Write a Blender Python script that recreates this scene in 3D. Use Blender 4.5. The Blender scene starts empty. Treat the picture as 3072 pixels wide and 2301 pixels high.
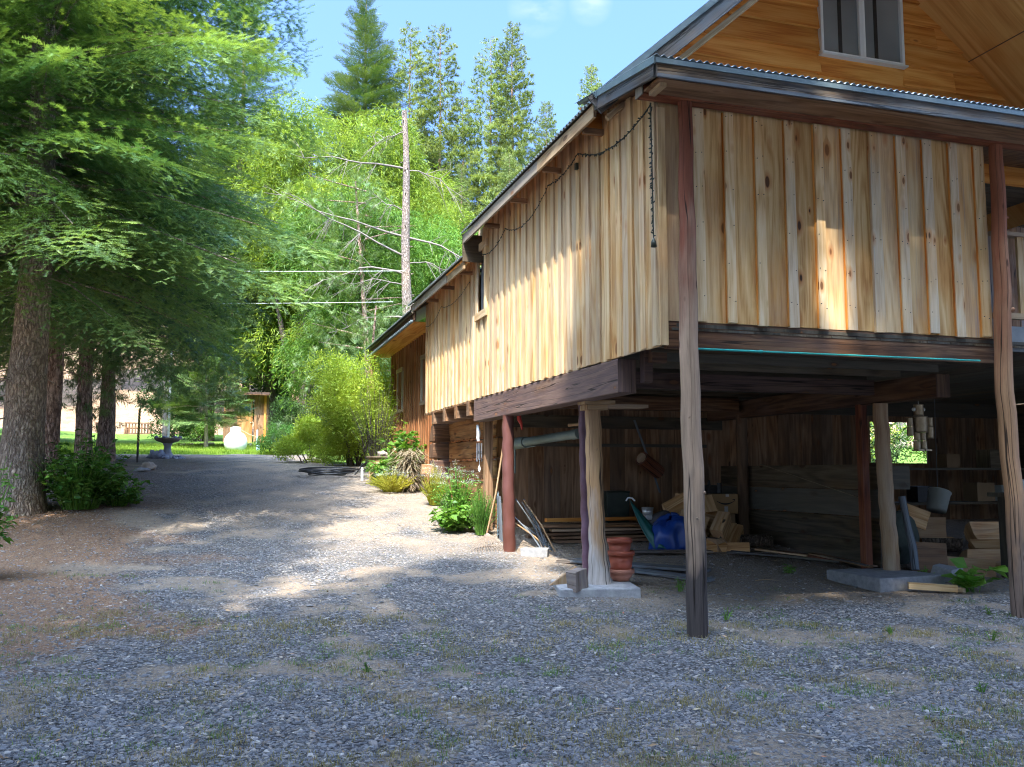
import bpy, math, random
import numpy as np
from mathutils import Vector, Matrix, noise
rng = np.random.default_rng(7); random.seed(7)
SC = bpy.context.scene; COL = SC.collection
R = math.radians
PROF = [(-40,-1.0),(0,0.0),(5,.02),(7,.09),(9,.2),(12,.44),(13.5,.64),(15.4,.93),(17,1.13),(19,1.36),(21.3,1.6),(24,1.74),(28,1.93),(30,2.06),(33.5,2.2),(39.4,2.75),(59,3.4),(66,4.4),(80,8.2),(110,17),(150,26),(260,40)]
PX = np.array([a for a,b in PROF]); PZ = np.array([b for a,b in PROF])
def H(x, y):
    z = float(np.interp(y, PX, PZ))
    if x < -6: z += min(1.5, .05*(-6-x)) if y > 20 else 0
    return z

# ---------------------------------------------------------------- objects
def link(o, parent=None):
    COL.objects.link(o)
    if parent is not None: o.parent = parent
    return o
def tag(o, label=None, cat=None, group=None, kind=None):
    if label: o['label'] = label
    if cat: o['category'] = cat
    if group: o['group'] = group
    if kind: o['kind'] = kind
    return o
def thing(name, label, cat, loc=(0,0,0), rz=0, group=None):
    o = bpy.data.objects.new(name, None); o.location = loc; o.rotation_euler = (0,0,rz); o.empty_display_size = .1
    link(o); return tag(o, label, cat, group)
def dup(root, loc, rz=0, s=1.0, label=None, group=None, cat=None):
    r = root.copy(); COL.objects.link(r); r.location = loc; r.rotation_euler = (0,0,rz); r.scale = (s,s,s)
    if label: r['label'] = label
    if group: r['group'] = group
    if cat: r['category'] = cat
    for ch in list(root.children):
        c = ch.copy(); COL.objects.link(c); c.parent = r
        for g in list(ch.children):
            d = g.copy(); COL.objects.link(d); d.parent = c
    return r

class MB:
    """collects boxes, tubes and polygons with uv (u across, v along the grain) and one random number per piece"""
    def __init__(s): s.v=[]; s.f=[]; s.uv=[]; s.r=[]; s.sm=[]; s.mi=[]
    def add(s, verts, faces, uvs, rnd=None, smooth=False, mi=0):
        b=len(s.v); s.v += [tuple(p) for p in verts]
        if rnd is None: rnd=random.random()
        for f,u in zip(faces,uvs):
            s.f.append([b+i for i in f]); s.uv += list(u); s.r.append(rnd); s.sm.append(smooth); s.mi.append(mi)
    def box(s, c, size, rot=None, g=None, rnd=None, jit=0, mi=0, taper=None):
        hx,hy,hz=[q/2 for q in size]
        if g is None: g=max(range(3), key=lambda i:size[i])
        L=[(x*hx,y*hy,z*hz) for x in(-1,1) for y in(-1,1) for z in(-1,1)]
        if taper: L=[(x*(taper if z>0 else 1),y*(taper if z>0 else 1),z) for x,y,z in L]
        if jit: L=[tuple(q+random.uniform(-jit,jit) for q in p) for p in L]
        F=[(0,1,3,2),(4,6,7,5),(0,4,5,1),(2,3,7,6),(0,2,6,4),(1,5,7,3)]; ax=[0,0,1,1,2,2]
        r=random.random() if rnd is None else rnd
        ou,ov=r*37.3%7+random.random(), r*91.7%11
        U=[]
        for f,a in zip(F,ax):
            o=[i for i in range(3) if i!=a]
            if g in o: vv=g; uu=[i for i in o if i!=g][0]
            else: uu,vv=o
            k=.013*a
            U.append([(L[i][uu]+ou+k, L[i][vv]+ov) for i in f])
        m=rot.to_3x3() if rot is not None else None
        V=[]
        for p in L:
            q=Vector(p)
            if m is not None: q=m@q
            V.append(q+Vector(c))
        s.add(V,F,U,r,mi=mi)
    def bar(s, p0, p1, w, t, up=(0,0,1), rnd=None, jit=0, mi=0):
        """box of width w (sideways) and thickness t (along up) running from p0 to p1"""
        p0=Vector(p0);p1=Vector(p1); d=p1-p0; L=d.length; d.normalize(); u=Vector(up)
        sd=d.cross(u); sd.normalize(); n=sd.cross(d)
        m=Matrix((sd,d,n)).transposed()
        s.box((p0+p1)/2,(w,L,t),m,g=1,rnd=rnd,jit=jit,mi=mi)
    def tube(s, pts, radii, n=12, rnd=None, cap=True, wob=0, smooth=True, mi=0, seed=0):
        pts=[Vector(p) for p in pts]
        if not hasattr(radii,'__len__'): radii=[radii]*len(pts)
        r=random.random() if rnd is None else rnd
        V=[];d0=None;L=0;vs=[]
        ref=Vector((0,0,1))
        dd=(pts[-1]-pts[0]).normalized()
        if abs(dd.z)>.8: ref=Vector((0,1,0))
        for i,p in enumerate(pts):
            d=(pts[min(i+1,len(pts)-1)]-pts[max(i-1,0)]).normalized()
            a=d.cross(ref); a.normalize(); b=d.cross(a)
            if i: L+=(p-pts[i-1]).length
            vs.append(L)
            for k in range(n):
                t=2*math.pi*k/n; q=radii[i]
                if wob: q*=1+wob*noise.noise(Vector((math.cos(t)*1.3+seed*5.1,math.sin(t)*1.3,L*1.1+seed)))*1.6
                V.append(p+a*math.cos(t)*q+b*math.sin(t)*q)
        F=[];U=[]; ou=r*23.1; av=sum(radii)/len(radii)
        for i in range(len(pts)-1):
            for k in range(n):
                k2=(k+1)%n
                F.append((i*n+k,i*n+k2,(i+1)*n+k2,(i+1)*n+k))
                u0=ou+2*math.pi*k/n*av; u1=ou+2*math.pi*(k+1)/n*av
                U.append([(u0,vs[i]+ou),(u1,vs[i]+ou),(u1,vs[i+1]+ou),(u0,vs[i+1]+ou)])
        s.add(V,F,U,r,smooth,mi)
        if cap:
            for i0 in (0,(len(pts)-1)*n):
                idx=list(range(i0,i0+n))
                if i0==0: idx=idx[::-1]
                ce=pts[0] if i0==0 else pts[-1]
                s.add([V[j] for j in idx],[tuple(range(n))],[[(.5*(V[j]-ce).x+.5*(V[j]-ce).y+ou,(V[j]-ce).z+(V[j]-ce).y*.3) for j in idx]],r,False,mi)
    def lathe(s, prof, c=(0,0,0), n=24, rnd=None, mi=0, tilt=None):
        """prof = (radius, z) pairs"""
        r=random.random() if rnd is None else rnd
        V=[];F=[];U=[]
        m=tilt.to_3x3() if tilt is not None else None
        for (q,z) in prof:
            for k in range(n):
                t=2*math.pi*k/n; p=Vector((q*math.cos(t),q*math.sin(t),z))
                if m is not None: p=m@p
                V.append(p+Vector(c))
        for i in range(len(prof)-1):
            for k in range(n):
                k2=(k+1)%n; F.append((i*n+k,i*n+k2,(i+1)*n+k2,(i+1)*n+k))
                U.append([(k/n,prof[i][1]),((k+1)/n,prof[i][1]),((k+1)/n,prof[i+1][1]),(k/n,prof[i+1][1])])
        s.add(V,F,U,r,True,mi)
    def build(s, name, mats, parent=None, bevel=0, origin=None):
        me=bpy.data.meshes.new(name)
        V=s.v
        if parent is not None and origin is None:
            o=parent
            M=o.matrix_basis
            q=o
            while q.parent is not None: q=q.parent; M=q.matrix_basis@M
            inv=M.inverted(); V=[tuple(inv@Vector(p)) for p in s.v]
        loc=(0,0,0)
        if parent is None and V:
            a=np.array(V); loc=((a[:,0].min()+a[:,0].max())/2,(a[:,1].min()+a[:,1].max())/2,a[:,2].min())
            V=[tuple(p) for p in a-np.array(loc)]
        me.from_pydata(V,[],s.f)
        uv=me.uv_layers.new(name='UVMap'); uv.data.foreach_set('uv',np.array(s.uv,dtype=np.float32).ravel())
        at=me.attributes.new('rnd','FLOAT','FACE'); at.data.foreach_set('value',np.array(s.r,dtype=np.float32))
        me.polygons.foreach_set('use_smooth',s.sm); me.polygons.foreach_set('material_index',s.mi)
        for m in (mats if isinstance(mats,(list,tuple)) else [mats]): me.materials.append(m)
        me.update()
        ob=bpy.data.objects.new(name,me); ob.location=loc; link(ob,parent)
        if bevel:
            b=ob.modifiers.new('b','BEVEL'); b.width=bevel; b.segments=2; b.limit_method='ANGLE'; b.angle_limit=R(40)
        return ob

def mesh_np(name, V, F, mats, parent=None, rnd=None, mi=None, smooth=False, loc=None):
    """V (n,3), F (m,3) arrays -> object, fast"""
    V=np.ascontiguousarray(V,dtype=np.float32); F=np.ascontiguousarray(F,dtype=np.int32)
    me=bpy.data.meshes.new(name); n=F.shape[0]; k=F.shape[1]
    me.vertices.add(len(V)); me.vertices.foreach_set('co',V.ravel())
    me.loops.add(n*k); me.loops.foreach_set('vertex_index',F.ravel())
    me.polygons.add(n); me.polygons.foreach_set('loop_start',np.arange(0,n*k,k,dtype=np.int32))
    if rnd is not None:
        at=me.attributes.new('rnd','FLOAT','FACE'); at.data.foreach_set('value',np.asarray(rnd,dtype=np.float32))
    if mi is not None: me.polygons.foreach_set('material_index',np.asarray(mi,dtype=np.int32))
    me.polygons.foreach_set('use_smooth',np.full(n,smooth))
    for m in (mats if isinstance(mats,(list,tuple)) else [mats]): me.materials.append(m)
    me.update(calc_edges=True)
    o=bpy.data.objects.new(name,me)
    if loc is not None: o.location=loc
    return link(o,parent)

def inst(tV, tF, T, M, S=None):
    """copies of a small template mesh: T (n,3) places, M (n,3,3) rotations (columns = axes), S (n,) scales -> V, F, owner index"""
    n=len(T); k=len(tV)
    P=np.einsum('nij,kj->nki',M,tV)
    if S is not None: P=P*np.asarray(S)[:,None,None]
    P=P+T[:,None,:]
    F=tF[None]+(np.arange(n)*k)[:,None,None]
    return P.reshape(-1,3), F.reshape(-1,tF.shape[1]), np.repeat(np.arange(n),len(tF))
def norm(a): return a/np.maximum(np.linalg.norm(a,axis=-1,keepdims=True),1e-9)
def basis(d, up=None, roll=None):
    d=norm(d); n=len(d)
    if up is None: up=np.tile([0,0,1.0],(n,1))
    s=np.cross(up,d); bad=np.linalg.norm(s,axis=1)<1e-4; s[bad]=[1,0,0]; s=norm(s); u=np.cross(d,s)
    if roll is not None:
        c=np.cos(roll)[:,None]; q=np.sin(roll)[:,None]; s,u=s*c+u*q, u*c-s*q
    return np.stack([d,s,u],axis=2)

# ---------------------------------------------------------------- materials
class NT:
    def __init__(s,name):
        s.m=bpy.data.materials.new(name); s.m.use_nodes=True; s.t=s.m.node_tree; s.t.nodes.clear()
        s.out=s.n('ShaderNodeOutputMaterial')
    def n(s,t,**k):
        x=s.t.nodes.new(t)
        for a,b in k.items(): setattr(x,a,b)
        return x
    def set(s,sock,v):
        if isinstance(v,bpy.types.NodeSocket): s.t.links.new(v,sock)
        elif v is not None:
            if hasattr(sock.default_value,'__len__') and not hasattr(v,'__len__'): v=(v,v,v,1)[:len(sock.default_value)]
            if hasattr(v,'__len__') and len(v)==3 and len(sock.default_value)==4: v=(*v,1)
            sock.default_value=v
    def mul(s,a,b,op='MULTIPLY',clamp=False):
        x=s.n('ShaderNodeMath',operation=op); x.use_clamp=clamp; s.set(x.inputs[0],a); s.set(x.inputs[1],b); return x.outputs[0]
    def mix(s,f,a,b,mode='MIX'):
        x=s.n('ShaderNodeMix',data_type='RGBA',blend_type=mode); s.set(x.inputs[0],f); s.set(x.inputs[6],a); s.set(x.inputs[7],b); return x.outputs[2]
    def noise(s,v,scale=1,det=4,rough=.6,dist=0,out=0):
        x=s.n('ShaderNodeTexNoise'); s.set(x.inputs['Vector'],v); x.inputs['Scale'].default_value=scale; x.inputs['Detail'].default_value=det
        x.inputs['Roughness'].default_value=rough; x.inputs['Distortion'].default_value=dist; return x.outputs[out]
    def vor(s,v,scale=1,feat='F1',rand=1,out='Distance'):
        x=s.n('ShaderNodeTexVoronoi',feature=feat); s.set(x.inputs['Vector'],v); x.inputs['Scale'].default_value=scale
        x.inputs['Randomness'].default_value=rand; return x.outputs[out]
    def map(s,v,sc=(1,1,1),loc=(0,0,0)):
        x=s.n('ShaderNodeMapping'); s.set(x.inputs[0],v); x.inputs['Scale'].default_value=sc; s.set(x.inputs['Location'],loc); return x.outputs[0]
    def ramp(s,f,*st):
        x=s.n('ShaderNodeValToRGB'); s.set(x.inputs[0],f); e=x.color_ramp.elements
        while len(e)>1: e.remove(e[-1])
        for i,(p,c) in enumerate(st):
            q=e[0] if i==0 else e.new(p)
            q.position=p
            q.color=(c,c,c,1) if not hasattr(c,'__len__') else (*c,1)
        return x.outputs[0]
    def step(s,f,a,b):
        x=s.n('ShaderNodeMapRange'); s.set(x.inputs[0],f); x.inputs[1].default_value=a; x.inputs[2].default_value=b; return x.outputs[0]
    def attr(s,name,out='Fac'):
        x=s.n('ShaderNodeAttribute'); x.attribute_name=name; return x.outputs[out]
    def obj(s): return s.n('ShaderNodeTexCoord').outputs['Object']
    def uv(s): return s.n('ShaderNodeTexCoord').outputs['UV']
    def pos(s): return s.n('ShaderNodeNewGeometry').outputs['Position']
    def comb(s,x,y,z=0):
        c=s.n('ShaderNodeCombineXYZ'); s.set(c.inputs[0],x); s.set(c.inputs[1],y); s.set(c.inputs[2],z); return c.outputs[0]
    def bump(s,h,strength=.5,dist=.01,nrm=None):
        x=s.n('ShaderNodeBump'); s.set(x.inputs['Height'],h); x.inputs['Strength'].default_value=strength; x.inputs['Distance'].default_value=dist
        if nrm is not None: s.set(x.inputs['Normal'],nrm)
        return x.outputs[0]
    def bsdf(s,color,rough=.7,metal=0,nrm=None,spec=.5,**k):
        x=s.n('ShaderNodeBsdfPrincipled'); s.set(x.inputs['Base Color'],color); s.set(x.inputs['Roughness'],rough); s.set(x.inputs['Metallic'],metal)
        x.inputs['Specular IOR Level'].default_value=spec
        for a,b in k.items(): s.set(x.inputs[a.replace('_',' ')],b)
        if nrm is not None: s.set(x.inputs['Normal'],nrm)
        return x.outputs[0]
    def done(s,sh): s.t.links.new(sh,s.out.inputs[0]); return s.m

def wood(name, base, dark, light, knots=1.0, grey=None, greyamt=0, rough=.75, var=.35, blue=0, gs=1.0, bump=.35, crack=0, charr=None):
    """sawn or peeled wood: v runs along the grain; rnd shifts every piece"""
    n=NT(name); uv=n.uv(); r=n.attr('rnd')
    off=n.comb(n.mul(r,13.7),n.mul(r,71.3),r)
    w0=n.n('ShaderNodeVectorMath',operation='ADD'); n.set(w0.inputs[0],uv); n.set(w0.inputs[1],off); p=w0.outputs[0]
    # knots bend the grain around them
    kn=n.vor(n.map(p,(5.6*gs,2.3*gs,1)),1,rand=.9); kc=n.vor(n.map(p,(5.6*gs,2.3*gs,1)),1,rand=.9,out='Color')
    sep=n.n('ShaderNodeSeparateColor'); n.set(sep.inputs[0],kc)
    has=n.mul(n.mul(sep.outputs[0],.22,'GREATER_THAN'),n.mul(sep.outputs[2],1.0,'ADD'),'MULTIPLY'); has=n.mul(has,0,'GREATER_THAN')
    kd=n.mul(kn,n.mul(n.mul(sep.outputs[1],.75),.25,'ADD'),'DIVIDE')
    bend=n.mul(has,n.step(kd,.42,.05))
    g1=n.noise(n.map(p,(90*gs,3.2*gs,1)),1,3,.6)
    warp=n.noise(n.map(p,(3.2*gs,.28*gs,1)),1,2,.5)
    ph=n.mul(n.mul(n.mul(warp,60),n.mul(bend,4),'ADD'),n.mul(g1,.9),'ADD')
    ring=n.mul(n.mul(n.mul(ph,1.0,'SINE'),.5),.5,'ADD')
    st=n.noise(n.map(p,(9*gs,.5*gs,1)),1,4,.6)
    blotch=n.noise(n.map(p,(2.2,.9,1)),1,3,.5)
    f=n.mul(n.mul(ring,.20),n.mul(g1,.5),'ADD'); f=n.mul(f,n.mul(st,.5),'ADD')
    col=n.ramp(f,(.40,dark),(.59,base),(.80,light))
    col=n.mix(n.step(blotch,.45,.7),col,n.mix(1.0,col,(.90,.73,.52),'MULTIPLY'))
    if grey is not None:
        gm=n.mul(n.step(n.mul(n.noise(n.map(p,(2.5,.8,1)),1,5,.65),n.mul(n.mul(r,.5),.25,'SUBTRACT'),'ADD'),.5-greyamt*.4,.72-greyamt*.35),min(1,.35+greyamt))
        col=n.mix(gm,col,n.mix(g1,[c*.75 for c in grey],[c*1.15 for c in grey]))
    if blue:
        bm=n.mul(n.step(n.noise(n.map(p,(14,.45,1),(3,1,0)),1,3,.7),.58,.7),n.mul(r,.62,'GREATER_THAN'))
        col=n.mix(n.mul(bm,blue),col,(.17,.20,.27))
    kmask=n.mul(has,n.step(kd,.17,.13)); kring=n.mul(has,n.step(kd,.33,.15))
    col=n.mix(n.mul(kring,.6*knots),col,[dark[0]*.95,dark[1]*.62,dark[2]*.45])
    col=n.mix(n.mul(kmask,.85*knots),col,n.mix(sep.outputs[2],(.035,.016,.008),(.24,.10,.035)))
    h=n.mul(n.mul(g1,.6),n.mul(ring,.4),'ADD')
    if crack:
        cv=n.noise(n.map(p,(11,.22,1)),1,2,.5); ck=n.step(n.mul(n.mul(cv,.5,'SUBTRACT'),0,'ABSOLUTE'),.012,.004)
        col=n.mix(n.mul(ck,crack),col,(.012,.009,.007)); h=n.mul(h,n.mul(ck,1.6),'SUBTRACT')
    v=n.mul(n.mul(n.mul(r,37.7,'MULTIPLY'),1,'FRACT'),var*2); v=n.mul(v,1-var,'ADD')
    col=n.mix(1.0,col,n.comb(v,v,v),'MULTIPLY')
    # nail heads: small dark dots in pairs
    return n.done(n.bsdf(col,rough,nrm=n.bump(h,bump,.004),spec=.3))

def simple(name,c1,c2=None,rough=.6,metal=0,scale=8,bump=.2,spec=.5,stretch=(1,1,1),det=5,**k):
    n=NT(name); p=n.map(n.obj(),stretch); f=n.noise(p,scale,det,.62)
    col=n.ramp(f,(.3,c1),(.7,c2 if c2 is not None else [min(1,c*1.3) for c in c1]))
    r=n.attr('rnd'); v=n.mul(n.mul(r,.3),.85,'ADD'); col=n.mix(1.0,col,n.comb(v,v,v),'MULTIPLY')
    return n.done(n.bsdf(col,rough,metal,n.bump(f,bump,.01),spec,**k))

def leafmat(name,c1,c2,trans=.35,rough=.5,tcol=None,gloss=.25):
    """leaves: reflect and let light through; rnd varies each clump"""
    n=NT(name); r=n.attr('rnd'); oi=n.n('ShaderNodeObjectInfo').outputs['Random']
    col=n.mix(r,c1,c2)
    big=n.noise(n.obj(),.9,2,.5); col=n.mix(n.step(big,.35,.7),n.mix(1.0,col,(.72,.82,.8),'MULTIPLY'),col)
    v=n.mul(n.mul(oi,.3),.85,'ADD'); col=n.mix(1.0,col,n.comb(v,v,v),'MULTIPLY')
    d=n.bsdf(col,rough,spec=gloss)
    t=n.n('ShaderNodeBsdfTranslucent'); n.set(t.inputs[0],n.mix(1.0,col,tcol or (1.25,1.15,.45),'MULTIPLY'))
    x=n.n('ShaderNodeMixShader'); x.inputs[0].default_value=trans; n.t.links.new(d,x.inputs[1]); n.t.links.new(t.outputs[0],x.inputs[2])
    return n.done(x.outputs[0])

def barkmat(name,c1,c2,c3,sv=7,sh=18,bump=1.0,dist=.04):
    n=NT(name); p=n.obj()
    wq=n.noise(p,3,3,.5,out=1)
    w=n.n('ShaderNodeVectorMath',operation='MULTIPLY_ADD'); n.set(w.inputs[0],wq); w.inputs[1].default_value=(.22,.22,.42); n.set(w.inputs[2],p)
    q=n.map(w.outputs[0],(sh,sh,sv))
    e=n.vor(q,1,'DISTANCE_TO_EDGE'); c=n.vor(q,1,out='Color'); f=n.noise(p,22,6,.7); big=n.noise(p,1.3,3,.6)
    sep=n.n('ShaderNodeSeparateColor'); n.set(sep.inputs[0],c)
    plate=n.step(n.mul(e,n.mul(f,.35),'ADD'),.10,.50)
    col=n.mix(plate,c1,n.mix(sep.outputs[0],c2,c3)); col=n.mix(n.step(f,.42,.72),col,n.mix(.6,col,c1)); fl=n.noise(n.map(p,(30,30,9)),1,4,.7); col=n.mix(n.step(fl,.5,.7),col,[q*1.35 for q in c3])
    col=n.mix(n.step(big,.45,.75),col,n.mix(1.0,col,(1.5,1.35,1.15),'MULTIPLY'))
    h=n.mul(plate,n.mul(f,.5),'ADD')
    return n.done(n.bsdf(col,.9,nrm=n.bump(h,bump,dist),spec=.15))
# ================================================================ camera, sky, sun
cam=bpy.data.cameras.new('Camera'); co=bpy.data.objects.new('Camera',cam); COL.objects.link(co); SC.camera=co
cam.sensor_width=36; cam.lens=36*900/1024; cam.clip_end=2000; cam.clip_start=.05
co.location=(0,0,1.5); co.rotation_euler=(R(90)+math.atan(88.5/900),0,-R(17.5))
SUN_EL=57; SX,SY=-.45,-.893
w=bpy.data.worlds.new('World'); SC.world=w; w.use_nodes=True; wt=w.node_tree
bg=wt.nodes['Background']; sky=wt.nodes.new('ShaderNodeTexSky'); sky.sky_type='NISHITA'; sky.sun_disc=False
sky.sun_elevation=R(SUN_EL); sky.sun_rotation=math.atan2(SX,SY); sky.air_density=.62; sky.dust_density=9; sky.ozone_density=10; sky.altitude=0
# two thin wisps of cloud, fixed to their directions in the sky
tc=wt.nodes.new('ShaderNodeTexCoord'); nz=wt.nodes.new('ShaderNodeTexNoise'); nz.inputs['Scale'].default_value=9; nz.inputs['Detail'].default_value=6
mp=wt.nodes.new('ShaderNodeMapping'); mp.inputs['Scale'].default_value=(1,1,2.2); wt.links.new(tc.outputs['Generated'],mp.inputs[0]); wt.links.new(mp.outputs[0],nz.inputs['Vector'])
tot=None
for (dx,dy,dz),rad in (((.289,.831,.475),.032),((.335,.80,.470),.024),((.40,.76,.50),.02)):
    dv=wt.nodes.new('ShaderNodeVectorMath'); dv.operation='DISTANCE'; wt.links.new(tc.outputs['Generated'],dv.inputs[0]); dv.inputs[1].default_value=Vector((dx,dy,dz)).normalized()
    mr=wt.nodes.new('ShaderNodeMapRange'); wt.links.new(dv.outputs['Value'],mr.inputs[0]); mr.inputs[1].default_value=rad; mr.inputs[2].default_value=0
    if tot is None: tot=mr.outputs[0]
    else:
        ad=wt.nodes.new('ShaderNodeMath'); ad.operation='ADD'; wt.links.new(tot,ad.inputs[0]); wt.links.new(mr.outputs[0],ad.inputs[1]); tot=ad.outputs[0]
m1=wt.nodes.new('ShaderNodeMath'); m1.operation='MULTIPLY'; wt.links.new(tot,m1.inputs[0])
r1=wt.nodes.new('ShaderNodeMapRange'); wt.links.new(nz.outputs[0],r1.inputs[0]); r1.inputs[1].default_value=.38; r1.inputs[2].default_value=.70; wt.links.new(r1.outputs[0],m1.inputs[1])
mc=wt.nodes.new('ShaderNodeMix'); mc.data_type='RGBA'; wt.links.new(m1.outputs[0],mc.inputs[0]); tn=wt.nodes.new('ShaderNodeMix'); tn.data_type='RGBA'; tn.blend_type='MULTIPLY'; tn.inputs[0].default_value=1; wt.links.new(sky.outputs[0],tn.inputs[6]); tn.inputs[7].default_value=(.76,.90,1.0,1); wt.links.new(tn.outputs[2],mc.inputs[6]); mc.inputs[7].default_value=(1.5,1.6,1.9,1)
wt.links.new(mc.outputs[2],bg.inputs[0]); bg.inputs[1].default_value=.15
sl=bpy.data.lights.new('sun','SUN'); sl.energy=2.0; sl.angle=R(.6); sl.color=(1,.93,.80); so=bpy.data.objects.new('sun',sl); COL.objects.link(so)
sd=Vector((SX*math.cos(R(SUN_EL)),SY*math.cos(R(SUN_EL)),math.sin(R(SUN_EL)))); so.rotation_euler=sd.to_track_quat('Z','Y').to_euler(); so.location=(0,0,30)
SC.view_settings.view_transform='Standard'; SC.view_settings.look='None'; SC.view_settings.exposure=2.75; SC.view_settings.gamma=1
SC.render.engine='CYCLES'; SC.cycles.use_denoising=True; SC.cycles.max_bounces=7; SC.cycles.diffuse_bounces=4; SC.cycles.transparent_max_bounces=8; SC.cycles.glossy_bounces=2
SC.cycles.filter_width=1.1; SC.cycles.use_adaptive_sampling=True; SC.cycles.adaptive_threshold=.01; SC.cycles.sample_clamp_indirect=6
try: SC.cycles.denoising_prefilter='NONE'
except Exception: pass

# ================================================================ the ground
def sm(a,b,x):
    t=min(1,max(0,(x-a)/(b-a))); return t*t*(3-2*t)
def fbm(x,y,s,o=3):
    return sum(noise.noise(Vector((x*s*2**i+i*7.7,y*s*2**i,3.3*i)))*.5**i for i in range(o))
def zones(x,y):
    """bare dirt, lawn, needle litter, dry hill"""
    n1=fbm(x,y,.55); n2=fbm(x+40,y,1.7)
    under=sm(7.4,8.8,y)*sm(2.8,4.4,x+.5*n1)*(1-sm(13.6,14,y))        # earth floor under the deck
    dirt=sm(.0,.50,n1+.75*n2)*.85
    road=sm(9,14,y)*(.25+.55*sm(-1.5,2.5,x))                                       # the drive wears to pale dirt further up
    left=sm(-.6,-3.0,x-.06*y+1.3*n1+.5*n2)*sm(4.5,8,y)*(1-.7*sm(13,17,y))
    lawn=sm(29.3,30.0,y+.35*n1-.12*(x+1) - (.8 if x>2.2 else 0))*(1-sm(52,58,y))
    if x>2.6 : lawn=max(lawn,sm(23.4,24,y+.4*n1)*.9*(1-sm(52,58,y)))
    hill=sm(55,62,y)
    return (min(1,max(dirt*(1-.4*left),under,road*(.55+.6*n2+.3))), lawn, min(1,left*(1-lawn)), hill)
def micro(x,y):
    a=.018*fbm(x,y,.8)+.008*fbm(x+9,y,3.1,2)
    return a*(1 if y<30 else .5)
def Hm(x,y):
    z=float(np.interp(y,PX,PZ))
    if x<-6: z+=min(6,.06*(-6-x))*sm(16,30,y)
    if y>45: z+=fbm(x,y,.03)*1.8*sm(45,70,y)
    return z+micro(x,y)
xs=np.unique(np.concatenate([np.arange(-140,-12,4),np.arange(-12,-6,.5),np.arange(-6,9,.12),np.arange(9,16,.5),np.arange(16,161,4)]))
ys=np.unique(np.concatenate([np.arange(-40,1,2),np.arange(1,17,.12),np.arange(17,34,.3),np.arange(34,60,1),np.arange(60,221,4)]))
V=[];C=[]
for y in ys:
    for x in xs:
        V.append((x,y,Hm(x,y))); C.append(zones(x,y))
nx=len(xs); iy,ix=np.meshgrid(np.arange(len(ys)-1),np.arange(nx-1),indexing='ij'); b=(iy*nx+ix).ravel()
F=np.stack([b,b+1,b+1+nx,b+nx],1)

def ground_material():
    n=NT('ground_mat'); p=n.pos(); col4=n.t.nodes.new('ShaderNodeAttribute'); col4.attribute_name='zone'
    sep=n.n('ShaderNodeSeparateColor'); n.set(sep.inputs[0],col4.outputs['Color']); dirt,lawn,need=sep.outputs; hill=col4.outputs['Alpha']
    # gravel: crushed slate chips
    v1=n.vor(p,38,out='Color'); e1=n.vor(p,38); v2=n.vor(p,75,out='Color')
    s1=n.n('ShaderNodeSeparateColor'); n.set(s1.inputs[0],v1); s2=n.n('ShaderNodeSeparateColor'); n.set(s2.inputs[0],v2)
    grav=n.ramp(s1.outputs[0],(0,(.06,.063,.07)),(.45,(.14,.144,.158)),(.8,(.21,.21,.215)),(1,(.34,.32,.28)))
    grav=n.mix(n.step(e1,.35,.75),grav,(.05,.045,.04))
    fine=n.noise(p,60,6,.75); med=n.noise(p,9,5,.65); big=n.noise(p,1.6,4,.6)
    drt=n.ramp(n.mul(n.mul(fine,.6),n.mul(med,.4),'ADD'),(.3,(.12,.09,.068)),(.5,(.25,.20,.15)),(.75,(.39,.33,.26)))
    ndl=n.noise(n.map(p,(30,7,1)),1,6,.8,1.2)
    litter=n.ramp(n.mul(n.mul(ndl,.6),n.mul(fine,.4),'ADD'),(.35,(.075,.048,.032)),(.52,(.22,.125,.07)),(.72,(.46,.29,.16)))
    grs=n.noise(n.map(p,(50,50,1)),1,4,.8)
    grass=n.ramp(n.mul(n.mul(grs,.5),n.mul(n.noise(p,3,5,.7),.5),'ADD'),(.35,(.05,.11,.014)),(.55,(.13,.23,.03)),(.75,(.25,.34,.06)))
    dry=n.ramp(n.noise(p,1.3,8,.75),(.35,(.20,.125,.07)),(.55,(.31,.20,.12)),(.75,(.37,.28,.16)))
    edge=n.mul(n.mul(fine,.7),n.mul(med,.5),'ADD')
    dm=n.step(n.mul(n.mul(dirt,1.35),n.mul(edge,1.1),'SUBTRACT'),-.35,.35)
    c=n.mix(n.mul(dm,.93),grav,drt)
    # scattered chips over dirt
    chip=n.mul(n.mul(s2.outputs[0],.80,'GREATER_THAN'),n.mul(n.vor(p,75),.42,'LESS_THAN'))
    c=n.mix(n.mul(chip,dm),c,n.mix(s2.outputs[1],(.09,.095,.115),(.22,.20,.18)))
    nm=n.step(n.mul(need,n.mul(n.mul(big,.8),.55,'ADD')),.15,.6)
    c=n.mix(n.mul(nm,.85),c,litter)
    lm=n.step(n.mul(lawn,n.mul(edge,.4,'ADD')),.35,.6)
    c=n.mix(lm,c,grass); c=n.mix(hill,c,dry)
    h=n.mul(n.mul(n.mul(e1,-1.2),n.mul(fine,.5),'ADD'),1)
    return n.done(n.bsdf(c,.85,nrm=n.bump(h,.7,.02),spec=.25))
ground_mat=ground_material()
g=mesh_np('ground',np.array(V),F,ground_mat,smooth=True)
ca=g.data.color_attributes.new('zone','FLOAT_COLOR','POINT'); ca.data.foreach_set('color',np.array(C,dtype=np.float32).ravel())
g['kind']='structure'

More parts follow.
